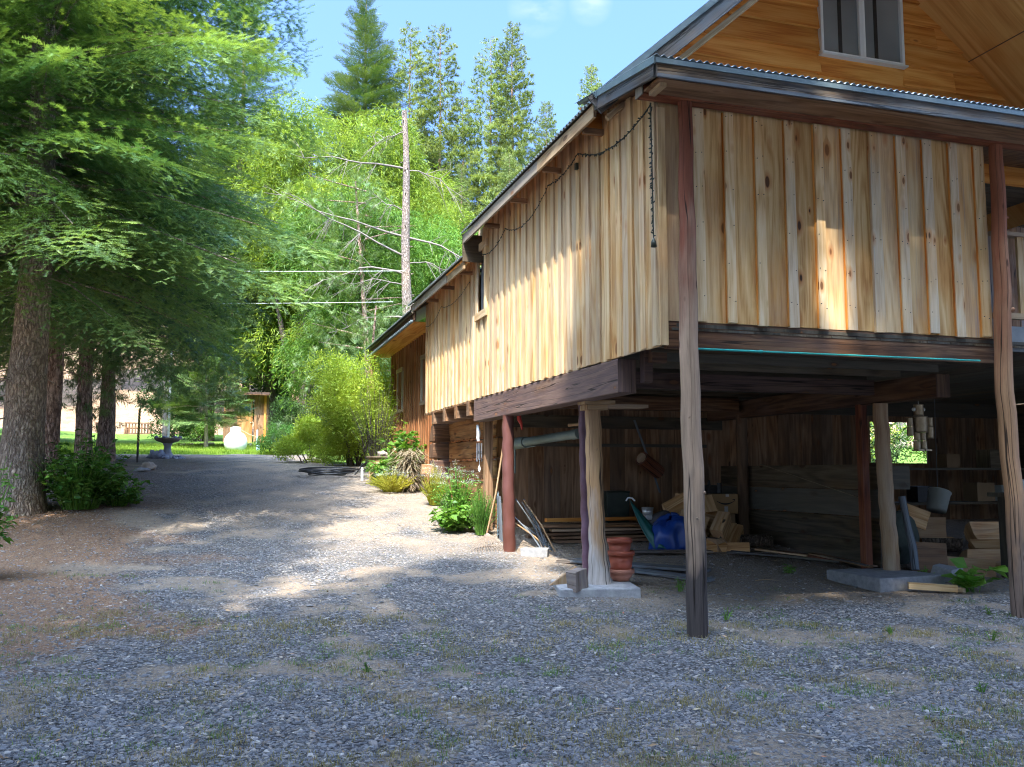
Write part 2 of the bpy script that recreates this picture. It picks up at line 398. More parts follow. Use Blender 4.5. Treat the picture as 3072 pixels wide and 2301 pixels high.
# ---- slate chips lying on the near ground (nobody could count them)
def zfast(x,y): return np.array([Hm(a,b) for a,b in zip(x,y)])
def visible_points(n,ymin,ymax,power=1.0,xmin=-5,xmax=9):
    """points on the drive in front of the camera, denser near it"""
    d=ymin+(ymax-ymin)*rng.random(n)**power
    lat=(rng.random(n)*1.30-.65)*d
    x=math.sin(R(17.5))*d+math.cos(R(17.5))*lat; y=math.cos(R(17.5))*d-math.sin(R(17.5))*lat
    k=(x>-7)&(x<13)&(y>1.5)&~((y>13.2)&(x>3.4))
    return x[k],y[k]
def chip_templates():
    T=[]
    for q in range(5):
        a=np.sort(rng.random(6)*2*np.pi); r=.7+.5*rng.random(6)
        bot=np.stack([r*np.cos(a),r*np.sin(a)*.75,np.full(6,-.25)],1); top=np.stack([r*np.cos(a)*.8,r*np.sin(a)*.6,.22+.12*rng.random(6)],1)
        V=np.concatenate([bot,top]); F=[]
        for i in range(6):
            j=(i+1)%6; F+= [(i,j,6+j),(i,6+j,6+i)]
        F+=[(6,7,8),(6,8,9),(6,9,10),(6,10,11)]
        T.append((V,np.array(F)))
    return T
def scatter_chips(name,n,ymin,ymax,smin,smax,power,mat,keep,lift=.3,tpl=None,zscale=.45,label=None):
    x,y=visible_points(n,ymin,ymax,power)
    k=np.array([random.random()<keep(a,b) for a,b in zip(x,y)]); x=x[k];y=y[k]
    Vs=[];Fs=[];Rn=[];b=0
    z=zfast(x,y); s=smin+(smax-smin)*rng.random(len(x))**2.2
    for q,(tV,tF) in enumerate(tpl):
        sel=np.arange(len(x))%len(tpl)==q; m=sel.sum()
        t=rng.normal(0,.22,(m,2)); up=norm(np.stack([t[:,0],t[:,1],np.ones(m)],1)); a=rng.random(m)*2*np.pi
        M=basis(np.stack([np.cos(a),np.sin(a),-(up[:,0]*np.cos(a)+up[:,1]*np.sin(a))],1),up)
        M=M*np.stack([np.ones(m),.6+.5*rng.random(m),zscale*(.6+.8*rng.random(m))],1)[:,None,:]
        Vq,Fq,ow=inst(tV,tF,np.stack([x[sel],y[sel],z[sel]+s[sel]*lift*zscale],1),M,s[sel])
        Vs.append(Vq);Fs.append(Fq+b);b+=len(Vq);rr=rng.random(m);Rn.append(rr[ow])
    o=mesh_np(name,np.concatenate(Vs),np.concatenate(Fs),mat,rnd=np.concatenate(Rn)); o['kind']='stuff'
    if label: o['label']=label
    return o
def slate_mat():
    n=NT('slate_chip'); r=n.attr('rnd')
    c=n.ramp(r,(0,(.05,.054,.064)),(.3,(.11,.117,.135)),(.55,(.17,.175,.195)),(.76,(.25,.25,.255)),(.86,(.22,.18,.15)),(.95,(.36,.32,.27)),(1,(.5,.46,.42)))
    f=n.noise(n.pos(),140,3,.6); c=n.mix(n.mul(f,.45),c,(.27,.25,.23))
    return n.done(n.bsdf(c,.6,nrm=n.bump(f,.3,.002),spec=.4))
CH=chip_templates(); SL=slate_mat()
gk=lambda x,y:(lambda z:max(.24,(1-.95*z[0])*(1-.65*z[2])))(zones(x,y))
scatter_chips('gravel',105000,1.9,6.5,.007,.030,.8,SL,gk,tpl=CH,label='loose blue grey slate chips covering the drive')
scatter_chips('gravel',75000,6.3,14.5,.011,.027,.9,SL,gk,tpl=CH,label='loose blue grey slate chips covering the far part of the drive')
scatter_chips('gravel',90000,1.9,9.5,.004,.011,.85,SL,lambda x,y:(lambda z:min(1,.1+1.1*z[0]+.5*z[2]))(zones(x,y)),tpl=CH[:2],label='fine crushed slate lying over the bare earth patches')
# straw, needles and twigs lying about
stick=(np.array([(-1,0,0),(0,.05,.03),(0,-.05,.03),(1,0,0.)]),np.array([(0,2,1),(1,2,3)]))
def straw_mat():
    n=NT('straw_litter'); r=n.attr('rnd')
    c=n.ramp(r,(0,(.06,.04,.028)),(.3,(.17,.11,.07)),(.6,(.31,.22,.14)),(.85,(.45,.36,.24)),(1,(.55,.48,.38)))
    return n.done(n.bsdf(c,.8,spec=.2))
SM=straw_mat()
lk=lambda x,y:(lambda z:min(1,.16+.75*z[2]+.7*z[0]*(1 if y<9 else .5)))(zones(x,y))
scatter_chips('straw_litter',90000,1.9,9,.012,.042,.85,SM,lk,lift=.35,tpl=[stick],zscale=1,label='dry needles and straw strewn over the gravel')
scatter_chips('straw_litter',40000,8,17,.02,.06,.9,SM,lk,lift=.35,tpl=[stick],zscale=1,label='dry needles strewn over the far drive')
# low green and yellowing weeds sprinkled through the gravel
blade=(np.array([(0,-.07,0),(0,.07,0),(.35,.05,.55),(.35,-.05,.55),(.9,0,.8)]),np.array([(0,1,2),(0,2,3),(3,2,4)]))
WG=leafmat('ground_weed_green',(.07,.16,.035),(.20,.28,.07),.25); WY=leafmat('ground_weed_dry',(.22,.19,.07),(.42,.33,.16),.2)
def weeds(name,n,ymin,ymax,mat,th,seed,size,label,per=34,rad=.055):
    x,y=visible_points(n,ymin,ymax,.85)
    k=np.array([(fbm(a+seed,b,.9)+.35*fbm(a+seed*2,b,4))>th and not(a>3.3 and b>9.5) and b<12 for a,b in zip(x,y)]); x=x[k];y=y[k]
    x=np.repeat(x,per)+rng.normal(0,rad,len(x)*per); y=np.repeat(y,per)+rng.normal(0,rad,len(y)*per)
    z=zfast(x,y); m=len(x); a=rng.random(m)*2*np.pi
    M=basis(np.stack([np.cos(a),np.sin(a),.25*rng.random(m)],1)); s=size*(.4+rng.random(m)**1.5)
    Vq,Fq,ow=inst(blade[0],blade[1],np.stack([x,y,z],1),M,s); rr=rng.random(m)
    o=mesh_np(name,Vq,Fq,mat,rnd=rr[ow]); o['kind']='stuff'; o['label']=label
weeds('weed_cover',1000,1.9,8,WG,.05,11,.026,'small green weeds growing through the gravel',46,.05)
weeds('dry_grass',1800,1.9,8.5,WY,.0,57,.030,'flattened yellowing grass in patches on the gravel',50,.06)
weeds('weed_cover',330,6,10.5,WG,.10,31,.026,'thin green weeds on the earth at the edge of the deck',40,.05)

LV=simple('dead_leaves',(.20,.12,.06),(.42,.30,.17),.8,scale=60,bump=.1)
n_=NT('dead_leaf_mix'); r_=n_.attr('rnd'); LV=n_.done(n_.bsdf(n_.ramp(r_,(0,(.10,.06,.035)),(.4,(.24,.15,.08)),(.7,(.40,.28,.16)),(.88,(.50,.42,.28)),(1,(.36,.10,.04))),.7,spec=.3))
lf_=(np.array([(-1,0,.1),(-.2,-.42,-.05),(-.2,.42,.12),(1,0,-.1)]),np.array([(0,1,3),(0,3,2)]))
scatter_chips('fallen_leaves',2600,1.9,13,.010,.030,.8,LV,lambda x,y:.75,lift=1.0,tpl=[lf_],zscale=1,label='small dead leaves and bark flakes scattered on the drive')
BS=(CH[0],CH[1],CH[2],CH[3],CH[4])
scatter_chips('loose_stones',2600,1.9,10,.022,.044,.8,SL,lambda x,y:.8,lift=.3,tpl=CH,zscale=.45,label='larger flat stones scattered among the slate chips')
# ================================================================ timber materials
W_pale=wood('pine_siding',(.64,.41,.18),(.44,.23,.08),(.74,.54,.29),knots=1.2,grey=(.44,.38,.31),greyamt=.04,var=.2,blue=.5)
W_side=wood('pine_side_siding',(.58,.41,.22),(.42,.24,.10),(.70,.54,.33),knots=.8,grey=(.40,.35,.29),greyamt=.08,var=.17)
W_gold=wood('golden_gable',(.66,.285,.06),(.47,.155,.025),(.74,.38,.11),knots=.75,var=.14,bump=.25,gs=.75)
W_ply=wood('golden_soffit',(.62,.30,.085),(.48,.20,.05),(.68,.37,.13),knots=.3,var=.08,gs=.4,bump=.15)
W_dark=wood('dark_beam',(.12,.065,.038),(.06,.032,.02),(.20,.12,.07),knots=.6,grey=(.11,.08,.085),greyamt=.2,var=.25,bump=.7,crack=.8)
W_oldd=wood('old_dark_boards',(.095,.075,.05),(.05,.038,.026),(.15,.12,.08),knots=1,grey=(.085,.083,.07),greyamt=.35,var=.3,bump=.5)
W_brown=wood('brown_old_boards',(.25,.145,.08),(.13,.07,.038),(.34,.21,.125),knots=1,grey=(.07,.06,.05),greyamt=.15,var=.2,bump=.5)
W_red=wood('red_peeled_log',(.185,.058,.028),(.09,.026,.014),(.27,.10,.05),knots=.9,grey=(.18,.14,.12),greyamt=.08,var=.08,bump=.5,crack=.9)
W_post=wood('weathered_log',(.27,.165,.10),(.135,.07,.038),(.37,.26,.18),knots=1,grey=(.31,.28,.27),greyamt=.45,var=.08,bump=.6,crack=1)
W_post2=wood('yellow_log',(.36,.23,.12),(.24,.12,.05),(.46,.33,.20),knots=1,grey=(.36,.31,.26),greyamt=.12,var=.05,bump=.35,crack=.15)
W_grey=wood('weathered_fascia',(.14,.105,.075),(.05,.035,.028),(.24,.19,.14),knots=.8,grey=(.13,.16,.19),greyamt=.5,var=.2,bump=.7,crack=.7)
W_fasc=wood('side_fascia',(.34,.24,.14),(.19,.12,.065),(.45,.34,.22),knots=.8,grey=(.26,.25,.23),greyamt=.3,var=.2,bump=.5)
W_hewn=wood('hewn_log',(.33,.155,.06),(.17,.07,.028),(.45,.25,.11),knots=.9,grey=(.20,.14,.09),greyamt=.2,var=.22,bump=.8,crack=.9)
def two_tone(name,matlow,fn): pass
def corr_mat():
    n=NT('corrugated_steel'); p=n.obj(); f=n.noise(p,5,5,.65)
    c=n.ramp(f,(.3,(.16,.20,.215)),(.6,(.26,.31,.325)),(.8,(.36,.38,.37)))
    return n.done(n.bsdf(c,.42,.55,n.bump(f,.1,.01)))
CORR=corr_mat(); FLASH=simple('metal_edge_flashing',(.13,.185,.205),(.22,.28,.30),.45,.3,scale=5,bump=.1)
WHITE=simple('white_window_frame',(.72,.74,.76),(.80,.81,.82),.35,0,scale=3,bump=0)
CONC=simple('concrete',(.20,.20,.21),(.33,.33,.33),.85,0,scale=14,bump=.5,spec=.2)
BLACK=simple('black_plastic',(.012,.012,.014),(.03,.03,.03),.45,0,scale=20,bump=.1)
def glassm():
    n=NT('window_glass'); f=n.noise(n.obj(),1.2,2,.5)
    return n.done(n.bsdf(n.ramp(f,(.3,(.15,.18,.20)),(.7,(.24,.27,.285))),.04,0,spec=.9))  # reflected sky and trees put into the base colour as mottled grey
GLASS=glassm()
TEAL=simple('turquoise_rod',(.02,.36,.31),(.03,.42,.36),.4,0,scale=6,bump=0)
def mottled_posts(name,low,high,mid,z0,z1,axis_noise=2.2):
    """one log whose lower part is weathered to another colour with a ragged edge"""
    m=high.copy(); m.name=name
    return m

# ================================================================ the house
house=thing('wooden_house','weathered wooden house raised on log posts with pale board and batten walls and golden gable','house',(5.5,7.5,.15))
XS=3.63; YF=7.15; YE=17.1
def wall_top(y):
    if y<13.04: return 5.26
    return 4.86
# --- side wall: boards with battens, long face to the drive
m=MB(); y=YF; i=0; zb=2.62
while y<YE-.02:
    y2=min(y+random.uniform(.235,.285),YE)
    if not (12.72<(y+y2)/2<13.18):
        m.box((XS+.012,(y+y2)/2,(zb+wall_top(y))/2),(.024,y2-y-.003,wall_top(y)-zb+random.uniform(-.01,.014)),g=2)
    else:
        m.box((XS+.012,(y+y2)/2,(zb+3.95)/2),(.024,y2-y-.003,3.95-zb),g=2)
        m.box((XS+.012,(y+y2)/2,5.02),(.024,y2-y-.003,.44),g=2)
    t=wall_top(y2)-.02
    if y2<YE-.05:
        wv=.095+random.uniform(-.006,.008)
        if 12.75<y2<13.15: 
            m.box((XS-.0125,y2,(zb+3.82)/2),(.025,wv,3.82-zb-.02),g=2)
        else: m.box((XS-.0125,y2+random.uniform(-.006,.006),(zb+t)/2+random.uniform(-.006,.01)),(.025,wv,t-zb),g=2,jit=.0015)
    y=y2
m.box((XS-.014,YF+.045,(zb+5.0)/2),(.028,.10,5.0-zb),g=2)
m.build('side_siding',W_side,house)
# inner skin so that no light leaks between the boards
m=MB(); m.box((XS+.05,(YF+.1+YE)/2,(2.66+4.55)/2),(.03,YE-YF-.12,4.55-2.66)); m.box((XS+2.0,YE-.02,3.6),(4.0,.04,2.0)); m.build('sheathing',W_oldd,house)
# boarded window in the side wall
wf=MB(); y0,y1,z0,z1=12.72,13.20,3.92,4.86
wf.box((XS-.036,y0-.0,(z0+z1)/2),(.024,.09,z1-z0),g=2); wf.box((XS-.036,y1,(z0+z1)/2),(.024,.09,z1-z0),g=2)
wf.box((XS-.040,(y0+y1)/2,z0-.055),(.028,y1-y0+.16,.11),g=1); wf.box((XS-.040,(y0+y1)/2,z1+.055),(.028,y1-y0+.16,.11),g=1)
w_=wf.build('window',W_side,house); w_['label']='narrow side window closed with a grey board'
m=MB(); m.box((XS+.035,(y0+y1)/2,(z0+z1)/2),(.02,y1-y0-.06,z1-z0-.02),g=2); m.build('shutter',W_grey,w_)

# --- front wall of the porch
m=MB(); XR=7.37; xs_=[3.63]+[4.04+.323*k for k in range(11)]+[XR]
zb=2.85; zt=4.88
bat=[4.04+.323*k+random.uniform(-.008,.008) for k in range(11)]
edges=[3.63,3.855]+[b for b in bat[0:]]
edges=[3.66,3.90]+bat[:-1]+[XR]
for a,b in zip(edges,edges[1:]):
    m.box(((a+b)/2,YF+.012,(zb+zt)/2),(b-a-.003,.024,zt-zb+random.uniform(-.006,.01)),g=2)
m.box((3.89,YF-.012,(zb+zt)/2),(.05,.024,zt-zb),g=2)
m.build('front_siding',W_pale,house)
W_bat=wood('pine_batten',(.74,.55,.32),(.56,.36,.17),(.82,.67,.45),knots=1,grey=(.50,.48,.44),greyamt=.08,var=.08,blue=.2,gs=1.3)
for b in bat:
    m=MB(); m.box((b,YF-.018,(zb+zt-.03)/2+random.uniform(-.012,.012)),(.098+random.uniform(-.006,.014),.036,zt-zb-.03),g=2,jit=.003)
    m.box((b+.0535,YF-.012,(zb+zt-.05)/2),(.006,.022,zt-zb-.05),g=2,mi=2); m.box((b-.0535,YF-.012,(zb+zt-.05)/2),(.006,.022,zt-zb-.05),g=2,mi=2)  # shadow lines beside the batten, put in as thin golden strips
    for k in range(6):
        for s in (-.03,.03):
            z=zt-.10-k*.345+random.uniform(-.03,.03)
            if random.random()<.75: m.box((b+s,YF-.038,z),(.007,.008,.007),mi=1)
    m.build('batten',[W_bat,BLACK,W_gold],house)
m=MB(); m.box((XS+.035,YF-.016,(2.62+4.8)/2),(.075,.026,4.8-2.62),g=2,rnd=.55); m.box((5.5,YF+.05,3.8),(3.6,.03,1.9)); m.build('corner_board',W_side,house)

# --- framing under the floor
m=MB(); m.box(((3.7+7.6)/2,YF+.03,2.72),(3.9,.05,.25),rnd=.31); bo=m.build('rim_beam',W_dark,house)
m=MB(); m.box((3.72,(8.05+13.45)/2,2.44),(.20,5.4,.34),rnd=.9,jit=.006); b1=m.build('beam',W_dark,house,bevel=.012); b1['label']='dark timber beam under the side wall with hewn face'
m=MB(); m.box((7.75,(8.25+13.4)/2,2.48),(.20,5.15,.27),rnd=.4); m.build('beam',W_dark,house,bevel=.012)
m=MB(); m.box((5.7,9.2,2.53),(3.7,.09,.18)); m.build('beam',W_dark,house)
m=MB(); m.box((5.7,12.3,2.53),(3.7,.14,.20)); m.build('beam',W_dark,house)
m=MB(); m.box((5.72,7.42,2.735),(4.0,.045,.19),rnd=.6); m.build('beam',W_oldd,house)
# end blocks at the near end of the side beam
m=MB(); m.box((3.90,7.98,2.55),(.09,.10,.36),g=0); m.box((3.98,7.9,2.66),(.16,.10,.2),g=0); m.build('beam_end',W_dark,house)
m=MB()
for y in np.arange(7.6,13.6,.6):
    m.box((5.7,y,2.69),(3.85,.045,.13))
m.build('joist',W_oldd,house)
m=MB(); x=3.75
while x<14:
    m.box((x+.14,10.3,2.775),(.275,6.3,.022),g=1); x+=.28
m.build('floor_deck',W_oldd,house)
# joist ends sticking out under the side wall beyond the beam
for k,(yy) in enumerate((13.75,14.55,15.4,16.3)):
    m=MB(); m.box((4.0,yy,2.50),(.78,.10,.22),g=0,rnd=.3+.1*k); m.box((3.604,yy,2.50),(.02,.115,.235),g=1,rnd=.7); m.build('joist',W_brown,house)
m=MB(); m.box((3.68,15.3,2.605),(.13,3.6,.03),g=1); m.build('sill_board',W_brown,house)

# --- hewn log crib wall
for k,(za,zb_) in enumerate(((2.06,2.42),(1.72,2.05),(1.39,1.71),(1.05,1.38),(.7,1.04),(.4,.69))):
    m=MB(); ya=13.45
    m.box((4.10,(ya+16.6)/2,(za+zb_)/2),(.22,16.6-ya,zb_-za-.006),g=1,jit=.02,rnd=.11+.16*k)
    m.build('hewn_log',W_hewn,house,bevel=.02)
for k,(za,zb_) in enumerate(((2.06,2.40),(1.74,2.04),(1.44,1.72),(1.12,1.42))):
    m=MB(); m.box((4.1,16.72+.02*k,(za+zb_)/2),(.85+.06*math.sin(k*3),.26,zb_-za),g=0,jit=.02,rnd=.2+.15*k); m.build('log_end',W_dark,house,bevel=.02)
OAK=simple('oakum',(.22,.07,.02),(.42,.16,.05),.9,scale=40,bump=.6)
for z in (2.055,1.715,1.385,1.045):
    m=MB()
    for q in range(26):
        yy=13.5+q*.12; m.box((3.985,yy,z+random.uniform(-.01,.01)),(.02,.13,random.uniform(.01,.03)),jit=.012)
    m.build('chinking',OAK,house)
m=MB(); m.box((3.83,13.38,1.4),(.12,.11,2.0),rnd=.2); m.build('post',W_brown,house)

# --- board walls of the storage bay
m=MB(); x=4.0
while x<14.0:
    w2=random.uniform(.18,.27); 
    cuts=[(.3,2.9)]
    if 10.9<x+w2/2<12.2: cuts=[(.3,1.66),(2.40,2.9)]
    for a,b in cuts:
        m.box((x+w2/2,13.5,(a+b)/2),(w2-.004,.03,b-a),g=2,jit=.002)
    x+=w2
m.build('back_wall',W_brown,house)
m=MB(); m.box((5.9,13.45,1.93),(3.5,.06,.05)); m.box((9.0,13.42,2.64),(10.2,.08,.27)); m.box((6.1,13.44,2.3),(3.7,.05,.2)); m.build('wall_rail',W_oldd,house)  # the long upper header board is added to block a light leak
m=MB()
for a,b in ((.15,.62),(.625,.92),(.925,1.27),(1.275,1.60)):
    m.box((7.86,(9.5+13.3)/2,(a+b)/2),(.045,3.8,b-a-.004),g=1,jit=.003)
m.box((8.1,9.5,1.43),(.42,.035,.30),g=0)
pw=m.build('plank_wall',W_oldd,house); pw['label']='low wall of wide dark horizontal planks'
m=MB(); m.bar((7.82,12.1,1.62),(7.82,9.6,1.12),.012,.012); m.build('wire',simple('rusty_wire',(.14,.10,.06),(.25,.2,.13),.8),house)
m=MB(); m.box((14.0,10.3,1.4),(.05,6.4,2.7)); m.build('bay_side_wall',W_oldd,house)
# lower cupboard doors in the back wall: narrow gap and a pale handle
m=MB(); m.box((5.66,13.474,1.25),(.012,.02,1.4)); m.build('door_gap',BLACK,house)
m=MB(); m.tube([(5.57,13.46,1.62),(5.57,13.42,1.6),(5.57,13.42,1.48),(5.57,13.46,1.46)],.009,8); m.build('handle',simple('bright_steel',(.6,.6,.58),(.7,.7,.68),.3,.8),house)

# --- posts
def log(pts,rad,mat,lab=None,n=20,seed=0,wob=.10,name='post',knobs=()):
    m=MB(); P=[];Rr=[]; K=22
    for i in range(K+1):
        t=i/K*(len(pts)-1); a=min(int(t),len(pts)-2); f=t-a
        p=Vector(pts[a]).lerp(Vector(pts[a+1]),f); P.append(p+Vector((.006*math.sin(i*1.9+seed),.004*math.cos(i*1.3+seed),0)))
        Rr.append((rad[a]*(1-f)+rad[a+1]*f))
    m.tube(P,Rr,n,rnd=.1+seed*.13%1,wob=wob,seed=seed)
    for (z,ang,s) in knobs:
        t=(z-pts[0][2])/(pts[-1][2]-pts[0][2]); k=min(K,max(0,int(t*K))); q=P[k]; r=Rr[k]
        d=Vector((math.cos(ang),math.sin(ang),.15)); m.tube([q+d*(r-.02),q+d*(r+s)],[s*1.3,s*.6],9)
    o=m.build(name,mat,house)
    if lab: o['label']=lab
    return o
def post_mat(name,low,mid,high,za,zb):
    """weathering that changes up a log: greyed foot, bare middle, red-stained top"""
    n=NT(name); uv=n.uv(); z=n.n('ShaderNodeSeparateXYZ'); n.set(z.inputs[0],n.pos()); zz=z.outputs[2]
    g1=n.noise(n.map(uv,(70,3,1)),1,4,.65); g2=n.noise(n.map(uv,(9,.8,1)),1,4,.6); f=n.mul(n.mul(g1,.55),n.mul(g2,.45),'ADD')
    kn=n.vor(n.map(uv,(6.5,2.6,1)),1); kc=n.vor(n.map(uv,(6.5,2.6,1)),1,out='Color'); sp=n.n('ShaderNodeSeparateColor'); n.set(sp.inputs[0],kc)
    km=n.mul(n.mul(sp.outputs[0],.62,'GREATER_THAN'),n.step(kn,.15,.09))
    def tone(c): return n.ramp(f,(.32,[q*.6 for q in c]),(.5,c),(.68,[q*1.3 for q in c]))
    e=n.mul(n.mul(n.noise(n.map(uv,(5,1.2,1)),1,3,.6),.5,'SUBTRACT'),1.3)
    a=n.step(n.mul(zz,n.mul(e,2.2),'ADD'),za-.35,za+.35); b=n.step(n.mul(zz,n.mul(e,2.6),'ADD'),zb-.8,zb+.8)
    col=n.mix(b,n.mix(a,tone(low),tone(mid)),tone(high))
    ck=n.noise(n.map(uv,(8,.16,1)),1,2,.5); cm=n.step(n.mul(n.mul(ck,.5,'SUBTRACT'),0,'ABSOLUTE'),.010,.003)
    col=n.mix(n.mul(cm,.9),col,(.015,.01,.008)); col=n.mix(n.mul(km,.85),col,(.06,.022,.01))
    h=n.mul(f,n.mul(cm,1.3),'SUBTRACT')
    return n.done(n.bsdf(col,.75,nrm=n.bump(h,.7,.008),spec=.25))
PM1=post_mat('corner_post_bark',(.075,.06,.055),(.38,.265,.185),(.20,.068,.04),1.0,3.1)
PM2=post_mat('right_post_bark',(.17,.12,.095),(.42,.24,.13),(.27,.10,.055),1.0,3.0)
PM3=post_mat('pier_post_bark',(.44,.39,.35),(.40,.24,.12),(.36,.23,.14),.85,2.2)
log([(3.895,7.06,.04),(3.875,7.03,1.2),(3.85,7.02,2.4),(3.84,7.0,3.6),(3.845,7.0,4.83)],[.088,.089,.082,.074,.063],PM1,'corner log post with blackened foot and red stained top',seed=1,knobs=((1.55,-.9,.018),(2.1,-2.2,.012),(1.15,-1.7,.012)))
log([(7.47,7.08,.05),(7.44,7.06,1.1),(7.37,7.05,2.3),(7.385,7.02,3.4),(7.37,7.0,4.83)],[.098,.088,.085,.078,.06],PM2,'right log post, reddish brown and split down its length',seed=2,knobs=((1.3,-1.3,.015),(3.35,-.7,.03),(4.35,-.4,.02)))
log([(3.93,9.25,.25),(3.90,9.25,.8),(3.87,9.25,1.5),(3.86,9.25,2.24)],[.125,.095,.088,.088],PM3,'log post on a concrete pad with splayed grey cracked foot',seed=3,knobs=((1.85,-1.5,.012),))
log([(7.74,9.2,.30),(7.70,9.2,1.2),(7.66,9.2,2.34)],[.10,.093,.088],W_post2,'pale yellow peeled log post',seed=4,wob=.05,knobs=((1.6,-1.4,.008),(2.1,-2,.008)))
log([(3.70,11.85,.38),(3.68,11.85,1.4),(3.68,11.85,2.28)],[.088,.082,.08],simple('rusty_steel_post',(.12,.042,.028),(.17,.075,.07),.45,.35,scale=2.5,bump=.05,stretch=(1,1,.5)),'rust red steel pipe post',seed=5,wob=0)
log([(4.02,9.86,.27),(4.0,9.86,1.2),(3.98,9.86,2.3)],[.05,.05,.05],simple('purple_steel_post',(.09,.04,.05),(.15,.09,.13),.4,.3,scale=3,bump=.05),'thin purple painted pipe post behind the pier post',seed=6,wob=0)
log([(7.72,12.45,.45),(7.72,12.45,1.2),(7.72,12.45,2.4)],[.09,.088,.085],W_brown,'dark post at the back of the bay',seed=7,wob=.04)
m=MB(); m.box((7.70,9.60,1.28),(.10,.10,2.15),rnd=.4); m.build('post',W_red,house)
m=MB(); m.box((3.88,9.2,2.262),(.36,.22,.045),g=0); m.box((3.87,9.25,2.21),(.24,.22,.055),g=0); m.box((4.22,9.28,2.235),(.55,.24,.035),g=0); m.build('post_cap',W_post2,house)

# --- header beam and hanging porch roof
m=MB(); m.box((7.2,6.99,4.89),(7.6,.13,.16),rnd=.5); m.build('header_beam',W_red,house,bevel=.006)
m=MB(); m.box((3.385,6.99,4.89),(.012,.135,.165),rnd=.8); m.box((3.47,6.80,4.815),(.06,.22,.05),g=1); m.build('beam_end',W_fasc,house)
ZA,ZB=4.90,5.20   # underside of the porch roof at its eave and against the wall
m=MB()
m.bar((3.36,6.60,4.885),(12,6.60,4.915),.035,.115,up=(0,0,1),rnd=.2); m.bar((3.36,6.585,4.83),(12,6.585,4.86),.02,.03,up=(0,0,1),rnd=.7)
pf=m.build('porch_fascia',W_grey,house)
m=MB()
pts=[3.36,4.2,5.15,6.4,7.2,8.6,12]
m.bar((3.34,6.575,4.955),(12,6.575,4.985),.02,.045); m.bar((3.335,6.575,4.957),(3.335,7.88,5.182),.02,.06); m.build('roof_flashing',FLASH,house)
m=MB(); m.bar((3.355,6.62,4.885),(3.355,7.9,5.10),.03,.12,rnd=.4); m.build('porch_fascia',W_grey,house)
m=MB()
m.box((7.7,6.86,4.835),(8.6,.46,.02),g=0,rnd=.3); m.build('soffit',W_brown,house)
m=MB(); m.bar((7.7,6.62,4.935),(7.7,8.4,5.235),8.6,.012); m.build('roof_deck',W_brown,house)
def corrugated(name,P0,U,Wd,nu,wave,amp,parent,th=.004):
    """sheet from P0 along U (waves run across it) and Wd (down the slope)"""
    P0=np.array(P0,float);U=np.array(U,float);Wd=np.array(Wd,float); L=np.linalg.norm(U); N=np.cross(U,Wd); N/=np.linalg.norm(N)
    if N[2]<0:N=-N
    k=int(L/wave*8); t=np.linspace(0,1,k+1); a=amp*np.sin(2*np.pi*t*L/wave)
    A=P0+t[:,None]*U+a[:,None]*N; B=A+Wd; C=A+N*-th; D=B+N*-th
    V=np.concatenate([A,B,C,D]); n=k+1; i=np.arange(k)
    F=np.concatenate([np.stack([i,i+1,i+1+n,i+n],1),np.stack([i+2*n,i+3*n,i+1+3*n,i+1+2*n],1),np.stack([i+n,i+1+n,i+1+3*n,i+3*n],1),np.stack([i,i+2*n,i+1+2*n,i+1],1)])
    V=V-np.array(parent.location)
    return mesh_np(name,V,F,CORR,parent,rnd=np.random.rand(len(F)),smooth=True)
corrugated('porch_roof',(3.33,6.56,4.995),(8.7,0,.03),(0,1.84,.31),0,.068,.011,house)

# --- gable wall with lap siding
XA,ZAP=6.74,8.12
m=MB(); z=5.0; k=0
while z<8.2:
    h=.265; xl=3.40+max(0,(z-5.05)/.87); xr=10.2-max(0,(z-5.05)/.86)
    if xr-xl>.2:
        cutx=[xl]; 
        while cutx[-1]<xr-.6: cutx.append(min(xr,cutx[-1]+random.uniform(1.6,3.4)))
        if cutx[-1]<xr: cutx.append(xr)
        for a,b in zip(cutx,cutx[1:]):
            segs=[(a,b)]
            if z+h>6.31 and z<7.3:
                segs=[]
                if a<6.35: segs.append((a,min(b,6.35)))
                if b>7.50: segs.append((max(a,7.50),b))
            for p,q in segs:
                if q-p>.03:
                    m.box(((p+q)/2,8.405+.008*(k%2),z+h/2),(q-p-.003,.034,h+.03),Matrix.Rotation(R(-8.5),3,'X'),g=0,rnd=random.random())
    z+=h;k+=1
m.box((6.925,8.40,6.17),(1.2,.028,.27),g=0)
m.build('gable_siding',W_gold,house)
m=MB(); m.add([(3.6,8.47,5.0),(10.0,8.47,5.0),(6.74,8.47,7.85)],[(0,1,2)],[[(0,0),(6,0),(3,3)]],.5); m.build('sheathing',W_oldd,house)
# window
wm=MB(); x0,x1,z0,z1=6.345,7.505,6.27,7.28; yw=8.375
for a,b,c,d in ((x0,x0+.035,z0,z1),(x1-.035,x1,z0,z1)): wm.box(((a+b)/2,yw,(c+d)/2),(b-a,.06,d-c))
wm.box(((x0+x1)/2,yw,z0+.018),(x1-x0-.07,.06,.036)); wm.box(((x0+x1)/2,yw,z1-.018),(x1-x0-.07,.06,.036)); wm.box(((x0+x1)/2-.02,yw-.002,(z0+z1)/2),(.05,.05,z1-z0-.07)); wm.box(((x0+x1)/2+.03,yw+.01,(z0+z1)/2),(.03,.045,z1-z0-.07))
wm.box(((x0+x1)/2,yw-.02,z0-.012),(x1-x0+.03,.09,.02))
wi=wm.build('window',WHITE,house); wi['label']='two pane sliding window with white metal frame in the golden gable'
for a,b in ((x0+.035,6.88),(6.95,x1-.035)):
    m=MB(); m.box(((a+b)/2,yw+.012,(z0+z1)/2),(b-a,.006,z1-z0-.072)); m.build('pane',GLASS,wi)
